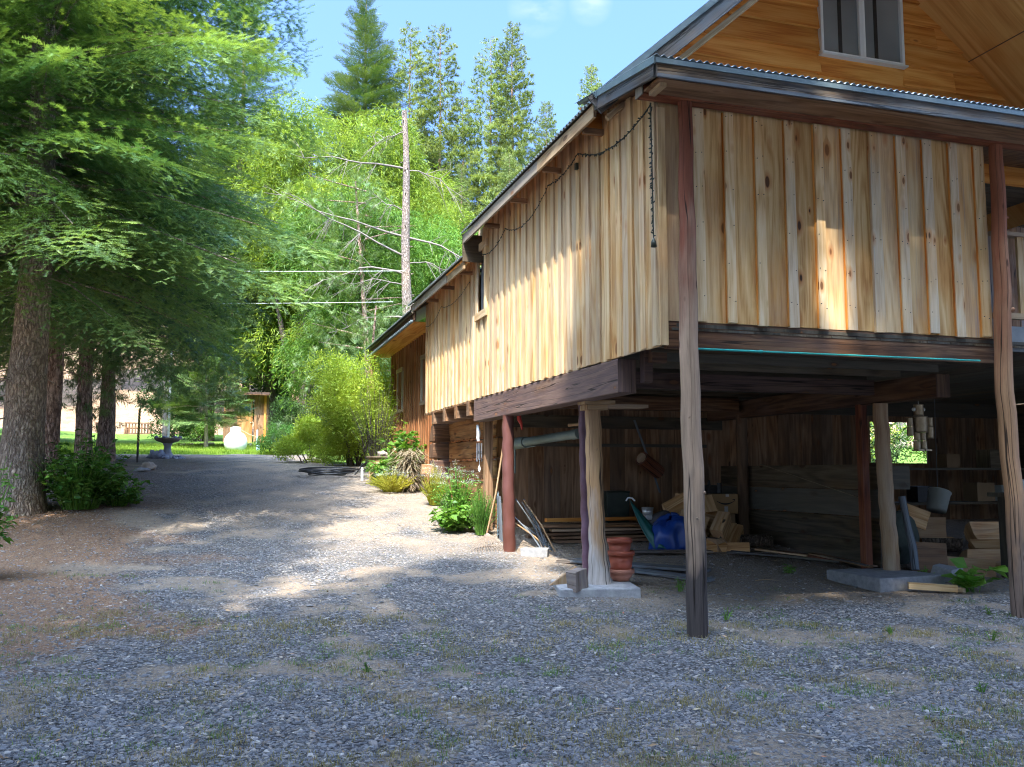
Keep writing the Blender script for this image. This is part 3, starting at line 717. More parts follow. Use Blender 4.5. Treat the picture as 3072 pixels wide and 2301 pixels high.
m=MB(); m.box((7.13,yw+.006,6.75),(.05,.004,.9)); m.box((6.63,yw+.006,6.75),(.05,.004,.9)); m.build('painted_reflection',simple('dark_reflection_strip',(.02,.024,.026),(.03,.035,.04),.2,bump=0),wi)  # dark reflections laid over the panes as thin coloured strips

# --- main roof: gable to the front with a prow overhang
def roof_slab(name,pts,th,mat,parent=house,rnd=.5):
    """slab from four corners (counter-clockwise seen from above)"""
    m=MB(); P=[Vector(p) for p in pts]; N=(P[1]-P[0]).cross(P[3]-P[0]).normalized()
    if N.z<0:N=-N
    V=P+[p-N*th for p in P]
    d=(P[3]-P[0]).normalized(); e=(P[1]-P[0]).normalized()
    uv=lambda p:((p-P[0]).dot(e),(p-P[0]).dot(d))
    Fs=[(0,1,2,3),(7,6,5,4),(0,4,5,1),(1,5,6,2),(2,6,7,3),(3,7,4,0)]
    m.add(V,Fs,[[uv(V[i]) if k<2 else (uv(V[i])[0]+uv(V[i])[1],(V[i]-P[0]).dot(N)) for i in f] for k,f in enumerate(Fs)],rnd)
    return m.build(name,mat,parent)
EL=(3.33,7.88,5.10); AP=(6.74,7.0,8.07)
roof_slab('roof_deck',[EL,(3.33,13.05,5.10),(6.74,13.05,8.07),AP],.03,W_gold)
roof_slab('roof_soffit',[(6.745,6.7,8.07),(6.745,13.05,8.07),(10.4,13.05,4.93),(10.4,6.7,4.93)],.05,W_ply)
m=MB(); m.bar((8.5,6.7,6.49),(8.5,8.4,6.49),.006,.012); m.build('soffit_joint',W_dark,house)
m=MB(); m.bar((EL[0]-.01,EL[1]-.03,EL[2]-.04),(AP[0],AP[1]-.03,AP[2]-.04),.035,.20,up=(0,0,1),rnd=.35); m.build('rake_fascia',W_grey,house)
m=MB(); m.bar((EL[0]+.14,EL[1]+.02,EL[2]-.13),(AP[0],AP[1]+.02,AP[2]-.27),.06,.05,rnd=.8); m.build('rake_trim',W_side,house)
m=MB(); m.bar((EL[0]-.02,EL[1]-.055,EL[2]+.045),(AP[0],AP[1]-.055,AP[2]+.055),.02,.06); m.build('roof_flashing',FLASH,house)
corrugated('roof_sheet',(3.30,7.86,5.125),(0,5.2,0),(3.42,0,2.98),0,.085,.013,house)
corrugated('roof_sheet',(10.45,6.65,4.92),(0,6.4,0),(-3.71,0,3.18),0,.085,.013,house)
# eave boards of the two side sections, rafter tails
m=MB()
for a,b in ((7.9,9.6),(9.605,11.4),(11.405,13.03)): m.box((3.345,(a+b)/2,5.035),(.03,b-a,.13),g=1)
m.build('eave_board',W_fasc,house)
for y in np.arange(8.3,13,1.24): m=MB(); m.box((3.49,y,4.985),(.22,.045,.06),g=0); m.build('rafter_tail',W_brown,house)
roof_slab('roof_deck',[(3.33,13.06,4.72),(3.33,17.15,4.72),(6.7,17.15,7.0),(6.7,13.06,7.0)],.03,W_gold)
corrugated('roof_sheet',(3.28,13.05,4.74),(0,4.15,0),(3.42,0,2.3),0,.085,.013,house)
m=MB(); m.box((3.345,(14.15+17.12)/2,4.655),(.03,2.95,.13),g=1,rnd=.9); m.box((3.36,13.6,4.65),(.03,1.06,.13),g=1,rnd=.1); m.build('eave_board',W_fasc,house)
m=MB(); m.box((3.6,13.055,4.9),(.55,.03,.42),g=0); m.build('gable_infill',W_oldd,house)
for y in np.arange(13.5,17,1.2): m=MB(); m.box((3.49,y,4.62),(.22,.045,.06),g=0); m.build('rafter_tail',W_brown,house)

# --- the lower rear wing
m=MB(); y=17.15; XW=3.87
while y<22.2:
    y2=min(y+.24,22.25)
    if not (18.0<y<18.4 or 20.6<y<21.2): m.box((XW+.012,(y+y2)/2,2.75),(.024,y2-y-.004,3.3),g=2)
    else:
        m.box((XW+.012,(y+y2)/2,2.0),(.024,y2-y-.004,1.8),g=2); m.box((XW+.012,(y+y2)/2,4.15),(.024,y2-y-.004,.5),g=2)
    m.box((XW-.014,y2,2.75),(.028,.06,3.3),g=2); y=y2
m.build('rear_siding',wood('rear_siding_wood',(.27,.115,.045),(.15,.055,.02),(.36,.18,.08),var=.2,bump=.4),house)
m=MB(); m.box((XW+.08,19.7,2.75),(.02,5.1,3.2)); m.box((5.6,22.27,2.75),(3.4,.04,3.3)); m.build('sheathing',W_brown,house)
for ya,yb in ((18.0,18.45),(20.6,21.25)):
    m=MB(); m.box((XW-.045,(ya+yb)/2,3.88),(.05,yb-ya+.12,.09),g=1); m.box((XW-.045,(ya+yb)/2,2.92),(.05,yb-ya+.1,.07),g=1); m.box((XW-.035,ya,3.4),(.04,.07,.9)); m.box((XW-.035,yb,3.4),(.04,.07,.9)); q=m.build('window',W_fasc,house)
    m=MB(); m.box((XW+.03,(ya+yb)/2,3.4),(.01,yb-ya-.05,.9)); m.build('pane',GLASS,q)
m=MB(); m.box((3.62,19.85,4.40),(.52,5.6,.02),g=1,rnd=.2); m.build('wing_soffit',W_gold,house)
m=MB(); m.box((3.37,19.85,4.50),(.04,5.9,.17),g=1,rnd=.3); m.build('eave_board',W_dark,house)
roof_slab('roof_deck',[(3.30,16.9,4.56),(3.30,23.0,4.56),(7.0,23.0,7.0),(7.0,16.9,7.0)],.03,W_oldd)
corrugated('roof_sheet',(3.27,17.16,4.60),(0,5.9,0),(3.72,0,2.44),0,.085,.013,house)
corrugated('drip_edge',(3.335,16.95,4.375),(0,6.0,0),(0,0,.06),0,.16,.02,house)
m=MB(); m.box((3.45,22.7,2.75),(.12,.12,3.3)); m.build('post',W_brown,house)

# --- the open end of the porch at the right
rl=MB(); rl.box((8.9,7.2,3.96),(2.9,.09,.04),g=0); rl.box((8.9,7.2,3.10),(2.9,.06,.06),g=0)
rail=rl.build('railing',W_post2,house)
for x in np.arange(7.62,10.2,.21):
    m=MB(); m.box((x,7.2,3.53),(.085,.03,.86),g=2); m.build('baluster',W_side,rail)
m=MB(); m.box((9.3,7.19,2.86),(3.8,.03,.26),g=0); m.build('rim_beam',simple('grey_painted_rim',(.17,.19,.20),(.24,.26,.27),.6),house)
m=MB(); x=7.4
while x<12: m.box((x+.14,10.2,4.0),(.275,.03,2.4),g=2); x+=.28
m.build('porch_wall',W_post,house)
m=MB(); m.box((7.39,8.7,3.9),(.03,3.0,2.2)); m.build('sheathing',W_oldd,house)
m=MB(); m.box((8.25,9.9,3.99),(.34,.2,.22)); m.box((8.25,9.795,4.03),(.12,.006,.05),mi=1); m.build('electric_box',[BLACK,WHITE],house)
m=MB(); m.box((7.4,10.3,2.81),(7.2,6.3,.03),g=1); m.box((9.5,9.3,5.12),(4.4,1.8,.02)); m.build('porch_floor',W_oldd,house)
# ================================================================ things under and beside the deck
def one(mb,name,mat,label,cat,group=None,bevel=0):
    return tag(mb.build(name,mat,bevel=bevel),label,cat,group)
RZ=lambda a:Matrix.Rotation(R(a),3,'Z')
def rot(x=0,y=0,z=0): return Matrix.Rotation(R(z),3,'Z')@Matrix.Rotation(R(y),3,'Y')@Matrix.Rotation(R(x),3,'X')
m=MB(); m.box((3.87,9.28,.195),(.86,.86,.19),RZ(-14),jit=.012); one(m,'concrete_pad',CONC,'pale concrete pad under the splayed grey post near the flower pots','concrete pad',bevel=.012)
m=MB(); m.box((7.42,8.95,.20),(.95,.88,.25),RZ(3),jit=.012); one(m,'concrete_footing',CONC,'long grey concrete footing under the pale yellow post','concrete footing',bevel=.015)
m=MB(); m.box((3.93,11.45,.43),(.36,.17,.13),RZ(-28),jit=.008); one(m,'concrete_block',CONC,'small whitish concrete block beside the rust red pipe post','block',bevel=.01)
m=MB(); m.box((3.55,8.98,.375),(.17,.15,.21),rot(4,-10,20),g=1,jit=.012); one(m,'wood_block',W_post,'grey weathered wood block standing on the front edge of the pad','wood block',bevel=.008)
m=MB(); m.add([(3.35,9.28,.285),(3.72,9.42,.285),(3.72,9.42,.46),(3.36,9.33,.285),(3.72,9.47,.285),(3.72,9.47,.46)],[(0,1,2),(5,4,3),(0,2,5,3),(1,4,5,2),(0,3,4,1)],[[(0,0),(.3,0),(.3,.2)],[(.3,.2),(.3,0),(0,0)],[(0,0),(0,.3),(.05,.3),(.05,0)],[(0,0),(.1,0),(.1,.2),(0,.2)],[(0,0),(0,.1),(.3,.1),(.3,0)]],.4); one(m,'wood_wedge',W_post2,'tan wedge shaped offcut lying behind the grey wood block','offcut')
TERRA=simple('terracotta_plastic',(.33,.065,.032),(.42,.10,.05),.5,0,scale=6,bump=.05); TERRA2=simple('pale_terracotta',(.40,.15,.09),(.48,.2,.13),.6,0,scale=6,bump=.05)
px_,py_=4.25,9.42
def pot(name,zb,h,rb,rt,mat,label,cat='flower pot',x=px_,y=py_):
    m=MB(); m.lathe([(.0,zb),(rb,zb),(rt*.93,zb+h-.05),(rt*.93,zb+h-.05),(rt+.004,zb+h-.048),(rt+.004,zb+h),(rt-.012,zb+h),(rt*.9-.012,zb+h-.06),(rb-.01,zb+.02),(0,zb+.02)],(x,y,0),28); return one(m,name,mat,label,cat,'terracotta pots stacked by the pier post')
pot('plant_bowl',.285,.135,.085,.150,TERRA2,'pale terracotta bowl at the bottom of the pot stack','bowl')
pot('flower_pot',.335,.285,.10,.150,TERRA,'red plastic flower pot in the middle of the stack',x=px_+.005)
pot('flower_pot',.50,.26,.095,.138,TERRA,'topmost red flower pot, nested in the one below',x=px_-.012,y=py_-.004)
# drain pipe, hanging rod
m=MB(); m.tube([(4.03,12.75,1.92),(4.12,12.4,1.93)],.082,18); m.tube([(4.10,12.45,1.93),(4.44,11.25,2.005)],.062,18); m.tube([(4.42,11.3,2.0),(4.46,11.18,2.01)],.07,18)
m.tube([(4.05,12.7,1.86),(4.05,12.7,1.48)],.012,6); m.tube([(4.05,12.7,1.84),(4.2,12.2,1.87)],.01,6)
one(m,'drain_pipe',simple('grey_green_pipe',(.10,.135,.125),(.16,.20,.18),.45,0,scale=3,bump=.05),'grey green drain pipe hanging level under the deck behind the red post','pipe')
m=MB(); m.tube([(4.32,11.2,2.12),(4.50,10.95,2.135)],.02,8); one(m,'pale_bracket',W_post2,'small pale peg fixed above the end of the drain pipe','peg')
m=MB(); m.tube([(3.98,12.3,2.34),(3.99,12.3,2.25),(4.02,12.3,2.18),(4.03,12.3,2.10)],[.03,.035,.02,.01],8); one(m,'red_clamp',simple('red_plastic',(.45,.03,.02),(.55,.05,.03),.4),'small red clamp hanging beside the top of the red post','clamp')
# mallet
t=thing('wooden_mallet','big wooden mallet with long pale handle hanging on the brown back wall','mallet',(6.5,13.3,1.6))
m=MB(); m.tube([(6.30,13.36,2.34),(6.52,13.34,1.75),(6.74,13.36,1.17)],[.02,.019,.017],8); m.build('handle',W_grey,t)
m=MB(); m.tube([(6.30,13.12,1.72),(6.70,13.30,1.50)],[.115,.112],20,wob=.03); m.build('head',W_red,t)
m=MB(); m.tube([(6.292,13.115,1.723),(6.302,13.12,1.719)],[.085,.085],16); m.build('end_face',W_post2,t)
# dark bin
m=MB(); m.box((5.82,13.12,.92),(.36,.30,.52),taper=1.08); m.box((5.82,13.12,1.19),(.40,.34,.03)); one(m,'storage_bin',simple('dark_green_bin',(.012,.02,.014),(.022,.032,.022),.5),'dark green plastic bin against the back wall behind the lumber','bin',bevel=.01)
# lumber pile
for k in range(15):
    row=k//3; c=k%3
    m=MB(); y=12.35+c*.17+random.uniform(-.02,.02); z=.50+row*.055; x0=4.28+random.uniform(-.12,.25); L=random.uniform(1.8,2.5)
    m.bar((x0,y,z),(x0+L,y+random.uniform(-.07,.05),z+random.uniform(-.012,.012)),.14,.036,rnd=random.random())
    one(m,'board',[W_brown,W_post2,W_oldd][random.choice((0,0,1,2,0))],'long board lying in the low lumber pile by the back wall','board','boards in the lumber pile')
m=MB(); m.bar((4.46,12.5,.80),(6.2,12.6,.80),.09,.05,rnd=.3); one(m,'board',W_gold,'orange tinted board on top of the lumber pile, with a yellow end','board','boards in the lumber pile')
# leaning sticks
for k in range(9):
    a=random.uniform(-.10,.16); m=MB(); x=4.22+random.uniform(-.08,.12); y=11.75+random.uniform(-.08,.08)
    tp=(3.92+a,12.1+random.uniform(-.1,.15),random.uniform(.75,1.15)); md=((x+tp[0])/2+.03,(y+tp[1])/2,(.42+tp[2])/2)
    m.tube([(x,y,.40),md,tp],[.014,.012,.010],6); one(m,'dry_stick',W_post2 if k<2 else W_grey,'dry stick in the bundle leaning beside the red post','stick','bundle of dry sticks leaning inside the red post')
# flat planks on the earth
for (a,b,wd,lab) in (((4.25,10.85,.385),(5.55,9.75,.325),.30,'wide grey plank lying flat behind the flower pots'),((4.5,10.45,.34),(5.35,9.35,.26),.26,'grey plank lying flat along the right side of the pad'),((4.6,11.45,.43),(6.4,11.2,.41),.24,'grey brown plank lying in front of the blue tarp'),((4.12,11.0,.375),(4.7,10.55,.36),.35,'broad weathered plank between the concrete block and the pier post')):
    m=MB(); m.bar(a,b,wd,.03,rnd=random.random()); one(m,'plank',W_grey,lab,'plank')
# broken boards and strips along the plank wall
mats=[W_grey,W_oldd,W_red,W_post2,W_brown]
labs=[('grey strip of broken board beside the long log',0,(6.55,11.0),(7.45,10.55)),('dark flat board under the foot of the plank wall',1,(7.1,11.3),(7.75,10.2)),('short red board in the debris by the plank wall',2,(7.30,10.75),(7.62,10.05)),('pale thin strip in the debris by the plank wall',3,(7.0,11.0),(7.4,10.4)),('brown board edge lying along the foot of the plank wall',4,(7.55,10.5),(7.72,9.5)),('grey board with a broken end nearest the green seedling',0,(6.45,10.75),(7.15,10.1)),('dark sliver of board lying on the leaves',1,(6.9,10.3),(7.4,9.75)),('long narrow grey lath reaching the concrete footing',0,(7.4,10.1),(7.55,9.4))]
for k,(lb,mi_,a,b) in enumerate(labs):
    m=MB(); za=float(np.interp(a[1],PX,PZ)); zb_=float(np.interp(b[1],PX,PZ)); m.bar((a[0],a[1],za+.045+.012*k),(b[0],b[1],zb_+.04+.012*k),random.uniform(.05,.14),.02,rnd=random.random(),jit=.006); one(m,'broken_board',mats[mi_],lb,'board','scrap boards along the plank wall')
# blue and green tarp bundle
def cloth(name,mat,fn,nu,nv,label,cat,parent=None):
    V=[fn(i/nu,j/nv) for j in range(nv+1) for i in range(nu+1)]; F=[(j*(nu+1)+i,j*(nu+1)+i+1,(j+1)*(nu+1)+i+1,(j+1)*(nu+1)+i) for j in range(nv) for i in range(nu)]
    m=MB(); m.add(V,F,[[(0,0),(1,0),(1,1),(0,1)]]*len(F),.5,True); o=m.build(name,mat,parent); s=o.modifiers.new('s','SOLIDIFY'); s.thickness=.006; return o
BLUE=simple('blue_tarp',(.008,.035,.19),(.014,.06,.27),.38,0,scale=5,bump=.35,stretch=(1,1,.4)); GREEN=simple('green_tarp',(.008,.07,.065),(.012,.10,.085),.4,0,scale=5,bump=.35,stretch=(2,2,.5))
t=thing('tarp_bundle','blue tarp bundle with a green flap drawn up to a hooked tip, beside the firewood','tarp',(5.95,11.6,.42))
def bl(u,v):
    a=2*math.pi*u; ph=v*math.pi/2; n=noise.noise(Vector((math.cos(a)*1.6,math.sin(a)*1.6,v*2)))
    n+=.5*noise.noise(Vector((math.cos(a)*3.5,math.sin(a)*3.5,v*3+4))); fold=.05*abs(math.sin(a*3.5+v*2)); r=.31*math.cos(ph)**.55*(1+.22*n)-fold*(1-v)+.02; return (6.02+r*math.cos(a)*1.0,11.62+r*math.sin(a)*.8,.40+.46*math.sin(ph)**.8*(1+.12*n)+.05*math.sin(a*1.0+1)*v)
cloth('tarp_body',BLUE,bl,40,16,'','',t)
def fl(u,v):
    # from the tip down to a widening foot
    tip=Vector((5.50,11.85,1.10)); ft=Vector((5.72+.34*(u),11.50+.12*u,.42)); p=tip.lerp(ft,v**.9); s=.03+.0*v
    return (p.x+.10*math.sin(u*3.1)*v*(1-v)-.12*(1-v)*v*(1-u),p.y-.13*math.sin(u*math.pi)*v+.012*math.sin(u*17)*v,p.z-.12*v*(1-v)+.02*math.sin(u*9)*v+.05*u*v)
cloth('tarp_flap',GREEN,fl,24,24,'','',t)
m=MB(); m.tube([(5.44,11.85,1.09),(5.47,11.84,1.135),(5.53,11.84,1.13),(5.57,11.83,1.09)],.012,8); m.build('metal_hook',WHITE,t)
def blob(name,mat,c,r,label,cat,rz=0,amp=.12,seed=0):
    def f(u,v):
        a=2*math.pi*u; ph=(v-.5)*math.pi; d=Vector((math.cos(a)*math.cos(ph),math.sin(a)*math.cos(ph),math.sin(ph))); n=1+amp*noise.noise(d*1.7+Vector((seed,0,0)))+amp*.4*noise.noise(d*5+Vector((seed,3,0)))
        q=RZ(rz)@Vector((d.x*r[0]*n,d.y*r[1]*n,d.z*r[2]*n)); return (c[0]+q.x,c[1]+q.y,c[2]+q.z)
    V=[f(i/24,j/14) for j in range(15) for i in range(24)]; F=[(j*24+i,j*24+(i+1)%24,(j+1)*24+(i+1)%24,(j+1)*24+i) for j in range(14) for i in range(24)]
    m=MB(); m.add(V,F,[[(0,0),(1,0),(1,1),(0,1)]]*len(F),.5,True); return one(m,name,mat,label,cat)
blob('grey_sack',simple('grey_sack_cloth',(.055,.05,.05),(.10,.09,.09),.85,scale=20,bump=.4),(6.08,11.98,.76),(.22,.15,.18),'dark grey sack slumped against the firewood behind the blue tarp','sack',seed=3)
m=MB(); m.lathe([(0,0),(.07,0),(.085,.09),(.085,.09),(.088,.11),(.0,.115)],(5.85,12.0,.88),18); m.box((5.85,12.0,.85),(.1,.1,.08)); one(m,'lidded_tin',simple('tin_lid',(.5,.52,.52),(.65,.66,.65),.35,.6),'small round tin with a pale lid beside the grey sack','tin')
# firewood: split pieces
SPLIT=wood('split_firewood',(.55,.33,.15),(.36,.18,.075),(.66,.46,.26),knots=.3,grey=(.3,.25,.2),greyamt=.1,var=.25,bump=.9); BARKW=barkmat('firewood_bark',(.03,.022,.017),(.09,.07,.055),(.14,.11,.085),sv=5,sh=22,dist=.02)
def split(c,L,r,r3,lab,ang=95,seed=0,grp='split firewood pieces piled by the cardboard boxes'):
    """a wedge split from a round: two flat faces and a barked back"""
    m=MB(); prof=[(0,0)]+[(r*math.cos(R(a)),r*math.sin(R(a))) for a in np.linspace(-ang/2,ang/2,7)]
    V=[];k=len(prof)
    cx=sum(p[0] for p in prof)/k
    for s in (-L/2,L/2):
        for (x,y) in prof: V.append(r3@Vector((x-cx+random.uniform(-.006,.006),s+random.uniform(-.012,.012),y+random.uniform(-.006,.006)))+Vector(c))
    F=[];U=[];rn=random.random()
    for i in range(k):
        j=(i+1)%k; F.append((i,j,k+j,k+i)); U.append([(i*.05+rn*9,0),(j*.05+rn*9,0),(j*.05+rn*9,L),(i*.05+rn*9,L)])
    split_f=[0,k-1]
    m.add(V,[F[i] for i in split_f],[[(rn*5,0),(rn*5+r,0),(rn*5+r,L),(rn*5,L)]]*2,rn); m.add(V,[F[i] for i in range(k) if i not in split_f],[U[i] for i in range(k) if i not in split_f],rn,True,1)
    e0=tuple(range(k))[::-1]; e1=tuple(range(k,2*k)); uvq=[[(prof[i][0]*.7+rn,prof[i][1]*.1) for i in e0],[(prof[i-k][0]*.7+rn,prof[i-k][1]*.1) for i in e1]]
    m.add(V,[e0,e1],uvq,rn)
    return one(m,'split_firewood',[SPLIT,BARKW],lab,'firewood',grp)
FW=[((6.42,12.15,.98),.36,.17,rot(-30,20,70),'orange brown split piece on top left of the firewood pile, growth rings showing'),
((6.50,11.85,.80),.38,.16,rot(20,-30,60),'split piece with a flat golden face right behind the corner post'),
((6.62,12.25,1.06),.30,.14,rot(10,60,40),'topmost split piece half hidden by the corner post'),
((6.95,12.2,.96),.34,.15,rot(50,30,20),'dark edged split piece leaning against the cardboard boxes'),
((6.78,11.55,.72),.42,.15,rot(-42,35,105),'light split piece slanting down to the right, reddish grain'),
((7.02,11.6,.55),.40,.14,rot(-40,30,110),'lower slanting split piece with a splintered end'),
((6.62,11.45,.50),.34,.20,rot(0,-60,15),'broad pale piece lying face out at the foot of the pile'),
((6.55,11.35,.45),.28,.13,rot(0,20,80),'short reddish piece on the ground right of the corner post'),
((6.88,11.3,.43),.30,.12,rot(0,-30,70),'pale splintered chunk on the ground left of the long log'),
((6.72,11.42,.62),.42,.06,rot(58,0,-50),'thin dark slab of bark leaning upright across the pile'),
((6.82,12.0,.72),.38,.18,rot(10,10,30),'dark split piece in the middle of the pile'),
((6.3,11.9,.56),.36,.18,rot(10,40,60),'split piece in the shadow behind the blue tarp'),
((7.1,12.0,.60),.36,.17,rot(0,80,50),'split piece under the slanting ones beside the boxes'),
((6.55,12.2,.80),.36,.16,rot(70,20,10),'end on split piece between the sack and the corner post'),
((6.75,12.3,.86),.36,.15,rot(80,-30,20),'end on split piece just right of the corner post'),
((6.98,12.3,.80),.36,.14,rot(75,60,10),'end on split piece touching the cardboard boxes'),
((6.45,12.1,.62),.36,.16,rot(78,130,10),'lower end on split piece behind the tarp'),
((6.70,12.0,.48),.36,.15,rot(80,45,0),'end on split piece low in the middle of the pile'),
((6.95,11.9,.45),.36,.14,rot(70,10,30),'end on split piece low beside the long log')]
for c,L,r,q,lab in FW: split(c,L*1.08,r*1.2,q,lab)
m=MB(); m.tube([(7.02,11.62,.50),(7.30,11.55,.51),(7.58,11.52,.49)],[.098,.092,.095],20,wob=.07,seed=5); one(m,'round_log',BARKW,'short round log with furrowed grey bark lying right of the boxes','log')
# cardboard boxes
CARD=simple('cardboard',(.30,.175,.075),(.36,.22,.10),.8,scale=5,bump=.08); CARD2=simple('cardboard_dull',(.22,.14,.07),(.27,.175,.095),.8,scale=5,bump=.08); TAPE=simple('pale_tape',(.40,.38,.34),(.46,.44,.40),.5,bump=0); INK=simple('black_ink',(.015,.012,.012),(.02,.016,.015),.7,bump=0)
t=thing('cardboard_box','upper cardboard box with a curved smile arrow printed on its side','box',(7.42,12.55,.86),R(-24),'cardboard boxes on the firewood'); L_=Matrix.Rotation(R(-24),4,'Z')
def loc(p,o=(7.42,12.55,.86)): v=L_@Vector(p); return (v.x+o[0],v.y+o[1],v.z+o[2])
m=MB(); m.box(loc((0,0,.15)),(.42,.30,.30),RZ(-24)); m.build('carton',CARD,t,bevel=.006)
m=MB(); pts=[]
for k in range(17):
    u=-1+2*k/16; pts.append((.02+u*.135,.15+.02+.045*(u*u)-.0))
V=[];Fq=[]
for k,(x,z) in enumerate(pts):
    h=.004+.012*(1-abs(-1+2*k/16)**1.5); V+= [loc((x,-.1525,z-h-.02)),loc((x,-.1525,z+h*.6-.02))]
for k in range(16): Fq.append((2*k,2*k+2,2*k+3,2*k+1))
m.add(V,Fq,[[(0,0)]*4]*16,.5)
m.add([loc(p) for p in ((.115,-.1525,.215),(.165,-.1525,.225),(.165,-.1525,.175),(.155,-.1525,.205))],[(0,3,2,1)],[[(0,0)]*4],.5); m.build('smile_print',INK,t)
m=MB(); m.box(loc((.03,-.152,.03)),(.055,.004,.16),RZ(-24)); m.box(loc((.05,-.152,.28)),(.05,.004,.04),RZ(-24)); m.build('tape',TAPE,t)
t=thing('cardboard_box','lower cardboard box with strips of pale tape, under the smile box','box',(7.40,12.55,.5),R(-24),'cardboard boxes on the firewood')
def loc2(p): return loc(p,(7.40,12.55,.50))
m=MB(); m.box(loc2((0,0,.178)),(.36,.32,.352),RZ(-24)); m.build('carton',CARD2,t,bevel=.006)
m=MB(); m.box(loc2((0,-.162,.2)),(.07,.004,.29),RZ(-24)); m.box(loc2((.09,-.162,.22)),(.05,.004,.18),RZ(-24)); m.build('tape',TAPE,t)
m=MB(); m.box((7.30,12.68,1.23),(.22,.13,.13)); m.tube([(7.22,12.62,1.29),(7.22,12.62,1.37)],[.03,.015],10); m.tube([(7.40,12.62,1.165),(7.40,12.62,1.33)],[.045,.04],12); one(m,'oil_can',BLACK,'black jugs and a can standing on the upper cardboard box','can')
m=MB(); m.lathe([(0,0),(.15,0),(.18,.62),(.19,.63),(.19,.66),(.0,.67)],(7.62,12.95,.5),20); one(m,'plastic_barrel',simple('dark_teal_barrel',(.01,.03,.035),(.02,.05,.05),.4),'dark teal barrel standing in shadow right of the boxes','barrel')
# turquoise rod
m=MB(); m.tube([(3.95,7.085,2.592),(4.62,7.085,2.594)],.011,8); m.tube([(4.60,7.085,2.594),(7.12,7.085,2.603)],.009,8); m.tube([(4.6,7.085,2.594),(4.63,7.085,2.594)],.015,8); one(m,'turquoise_rod',TEAL,'long thin turquoise rod along the lower edge of the front beam','rod')
# rake
t=thing('leaf_rake','old leaf rake with a pale wooden handle leaning on the red post','rake',(3.5,12.2,.46))
m=MB(); m.tube([(3.66,11.98,1.93),(3.58,12.1,1.2),(3.49,12.22,.66)],[.013,.015,.015],8); m.build('handle',W_post2,t)
m=MB()
for k in range(15):
    f=(k-7)/7; a=Vector((3.49,12.22,.66)); b=Vector((3.465+.20*f,12.10-.05*abs(f),.50)); c=Vector((3.44+.30*f,11.86-.02*abs(f),.455)); m.tube([a,b,c,c+Vector((0,-.03,-.03))],.005,4)
m.tube([(3.33,12.03,.487),(3.45,12.0,.49),(3.57,12.03,.487)],.007,5); m.build('tines',simple('rusty_tines',(.20,.15,.12),(.34,.27,.2),.6,.4),t)
# corrugated sheet leaning
m=MB(); n=64; V=[];Fq=[]
for k in range(n+1):
    s=k/n; V+=[(3.80-.012*math.sin(s*2*math.pi*11),12.72,.56+.62*s),(3.96-.012*math.sin(s*2*math.pi*11),13.28,.60+.62*s)]
for k in range(n): Fq.append((2*k,2*k+1,2*k+3,2*k+2))
m.add(V,Fq,[[(0,0)]*4]*n,.5,True); o=one(m,'metal_sheet',simple('galvanised_sheet',(.17,.24,.28),(.28,.36,.40),.4,.5),'small sheet of ribbed galvanised metal leaning between the log wall and the post','metal sheet'); s=o.modifiers.new('s','SOLIDIFY'); s.thickness=.003
m=MB(); m.box((3.80,12.62,.80),(.03,.12,.7),rot(0,-4,0)); one(m,'leaning_board',W_grey,'narrow grey board standing beside the ribbed metal sheet','board')
# hanging chime
t=thing('wind_chime','wind chime with a white horse figure and metal tubes hanging before the log wall','wind chime',(3.70,13.4,2.2)); SIL=simple('chime_metal',(.35,.38,.45),(.5,.52,.58),.3,.7)
m=MB(); m.tube([(3.70+.055*math.cos(a)*.3,13.4+.055*math.cos(a),2.22+.085*math.sin(a)) for a in np.linspace(0,2*math.pi,17)],.008,6); m.build('ring',W_post2,t)
m=MB(); m.tube([(3.68,13.44,2.22),(3.68,13.40,2.17),(3.68,13.37,2.08),(3.68,13.41,2.02),(3.68,13.39,1.97)],[.018,.028,.034,.03,.02],8); m.tube([(3.68,13.44,2.22),(3.68,13.47,2.16)],[.02,.012],8); m.build('horse_figure',WHITE,t)
m=MB(); m.lathe([(0,1.955),(.055,1.955),(.055,1.965),(0,1.965)],(3.70,13.4,0),16); m.build('disc',W_red,t)
for k in range(6):
    m=MB(); a=k/6*2*math.pi; x,y=3.70+.04*math.cos(a),13.4+.05*math.sin(a); m.tube([(x,y,1.94),(x,y,1.66+.03*(k%3))],.008,8); m.build('chime_tube',SIL,t)
m=MB(); m.box((3.70,13.4,1.80),(.06,.10,.05)); m.build('clapper',BLACK,t)
m=MB(); m.tube([(3.70,13.4,2.45),(3.70,13.4,2.30)],.003,5); m.tube([(3.70,13.4,1.80),(3.70,13.4,1.56)],.004,5); m.tube([(3.70,13.4,1.60),(3.70,13.4,1.55),(3.70,13.4,1.50)],[.006,.025,.008],8); m.build('pendant',WHITE,t)
# tin robot
t=thing('tin_can_robot','figure made of old tin cans hanging from the beam right of the yellow post','tin can figure',(8.24,9.2,1.8)); TIN=simple('old_tin',(.27,.20,.12),(.45,.36,.24),.42,.6,scale=9,bump=.15)
def can(name,x,z0,z1,r,y=9.2,tilt=0):
    m=MB(); n=max(2,int((z1-z0)/.012)); pr=[(0,z0),(r*1.04,z0),(r*1.04,z0+.008)]
    for k in range(n+1): pr.append((r*(1+(.025 if k%2 else 0)),z0+.01+(z1-z0-.02)*k/n))
    pr+=[(r*1.04,z1-.008),(r*1.04,z1),(0,z1)]; m.lathe(pr,(x,y,0),18); return m.build(name,TIN,t)
can('head',8.24,2.20,2.34,.058); can('body',8.25,1.99,2.19,.088); can('arm',8.10,2.07,2.17,.036); can('arm',8.10,1.95,2.065,.04); can('arm',8.40,2.07,2.18,.04); can('arm',8.40,1.92,2.065,.044)
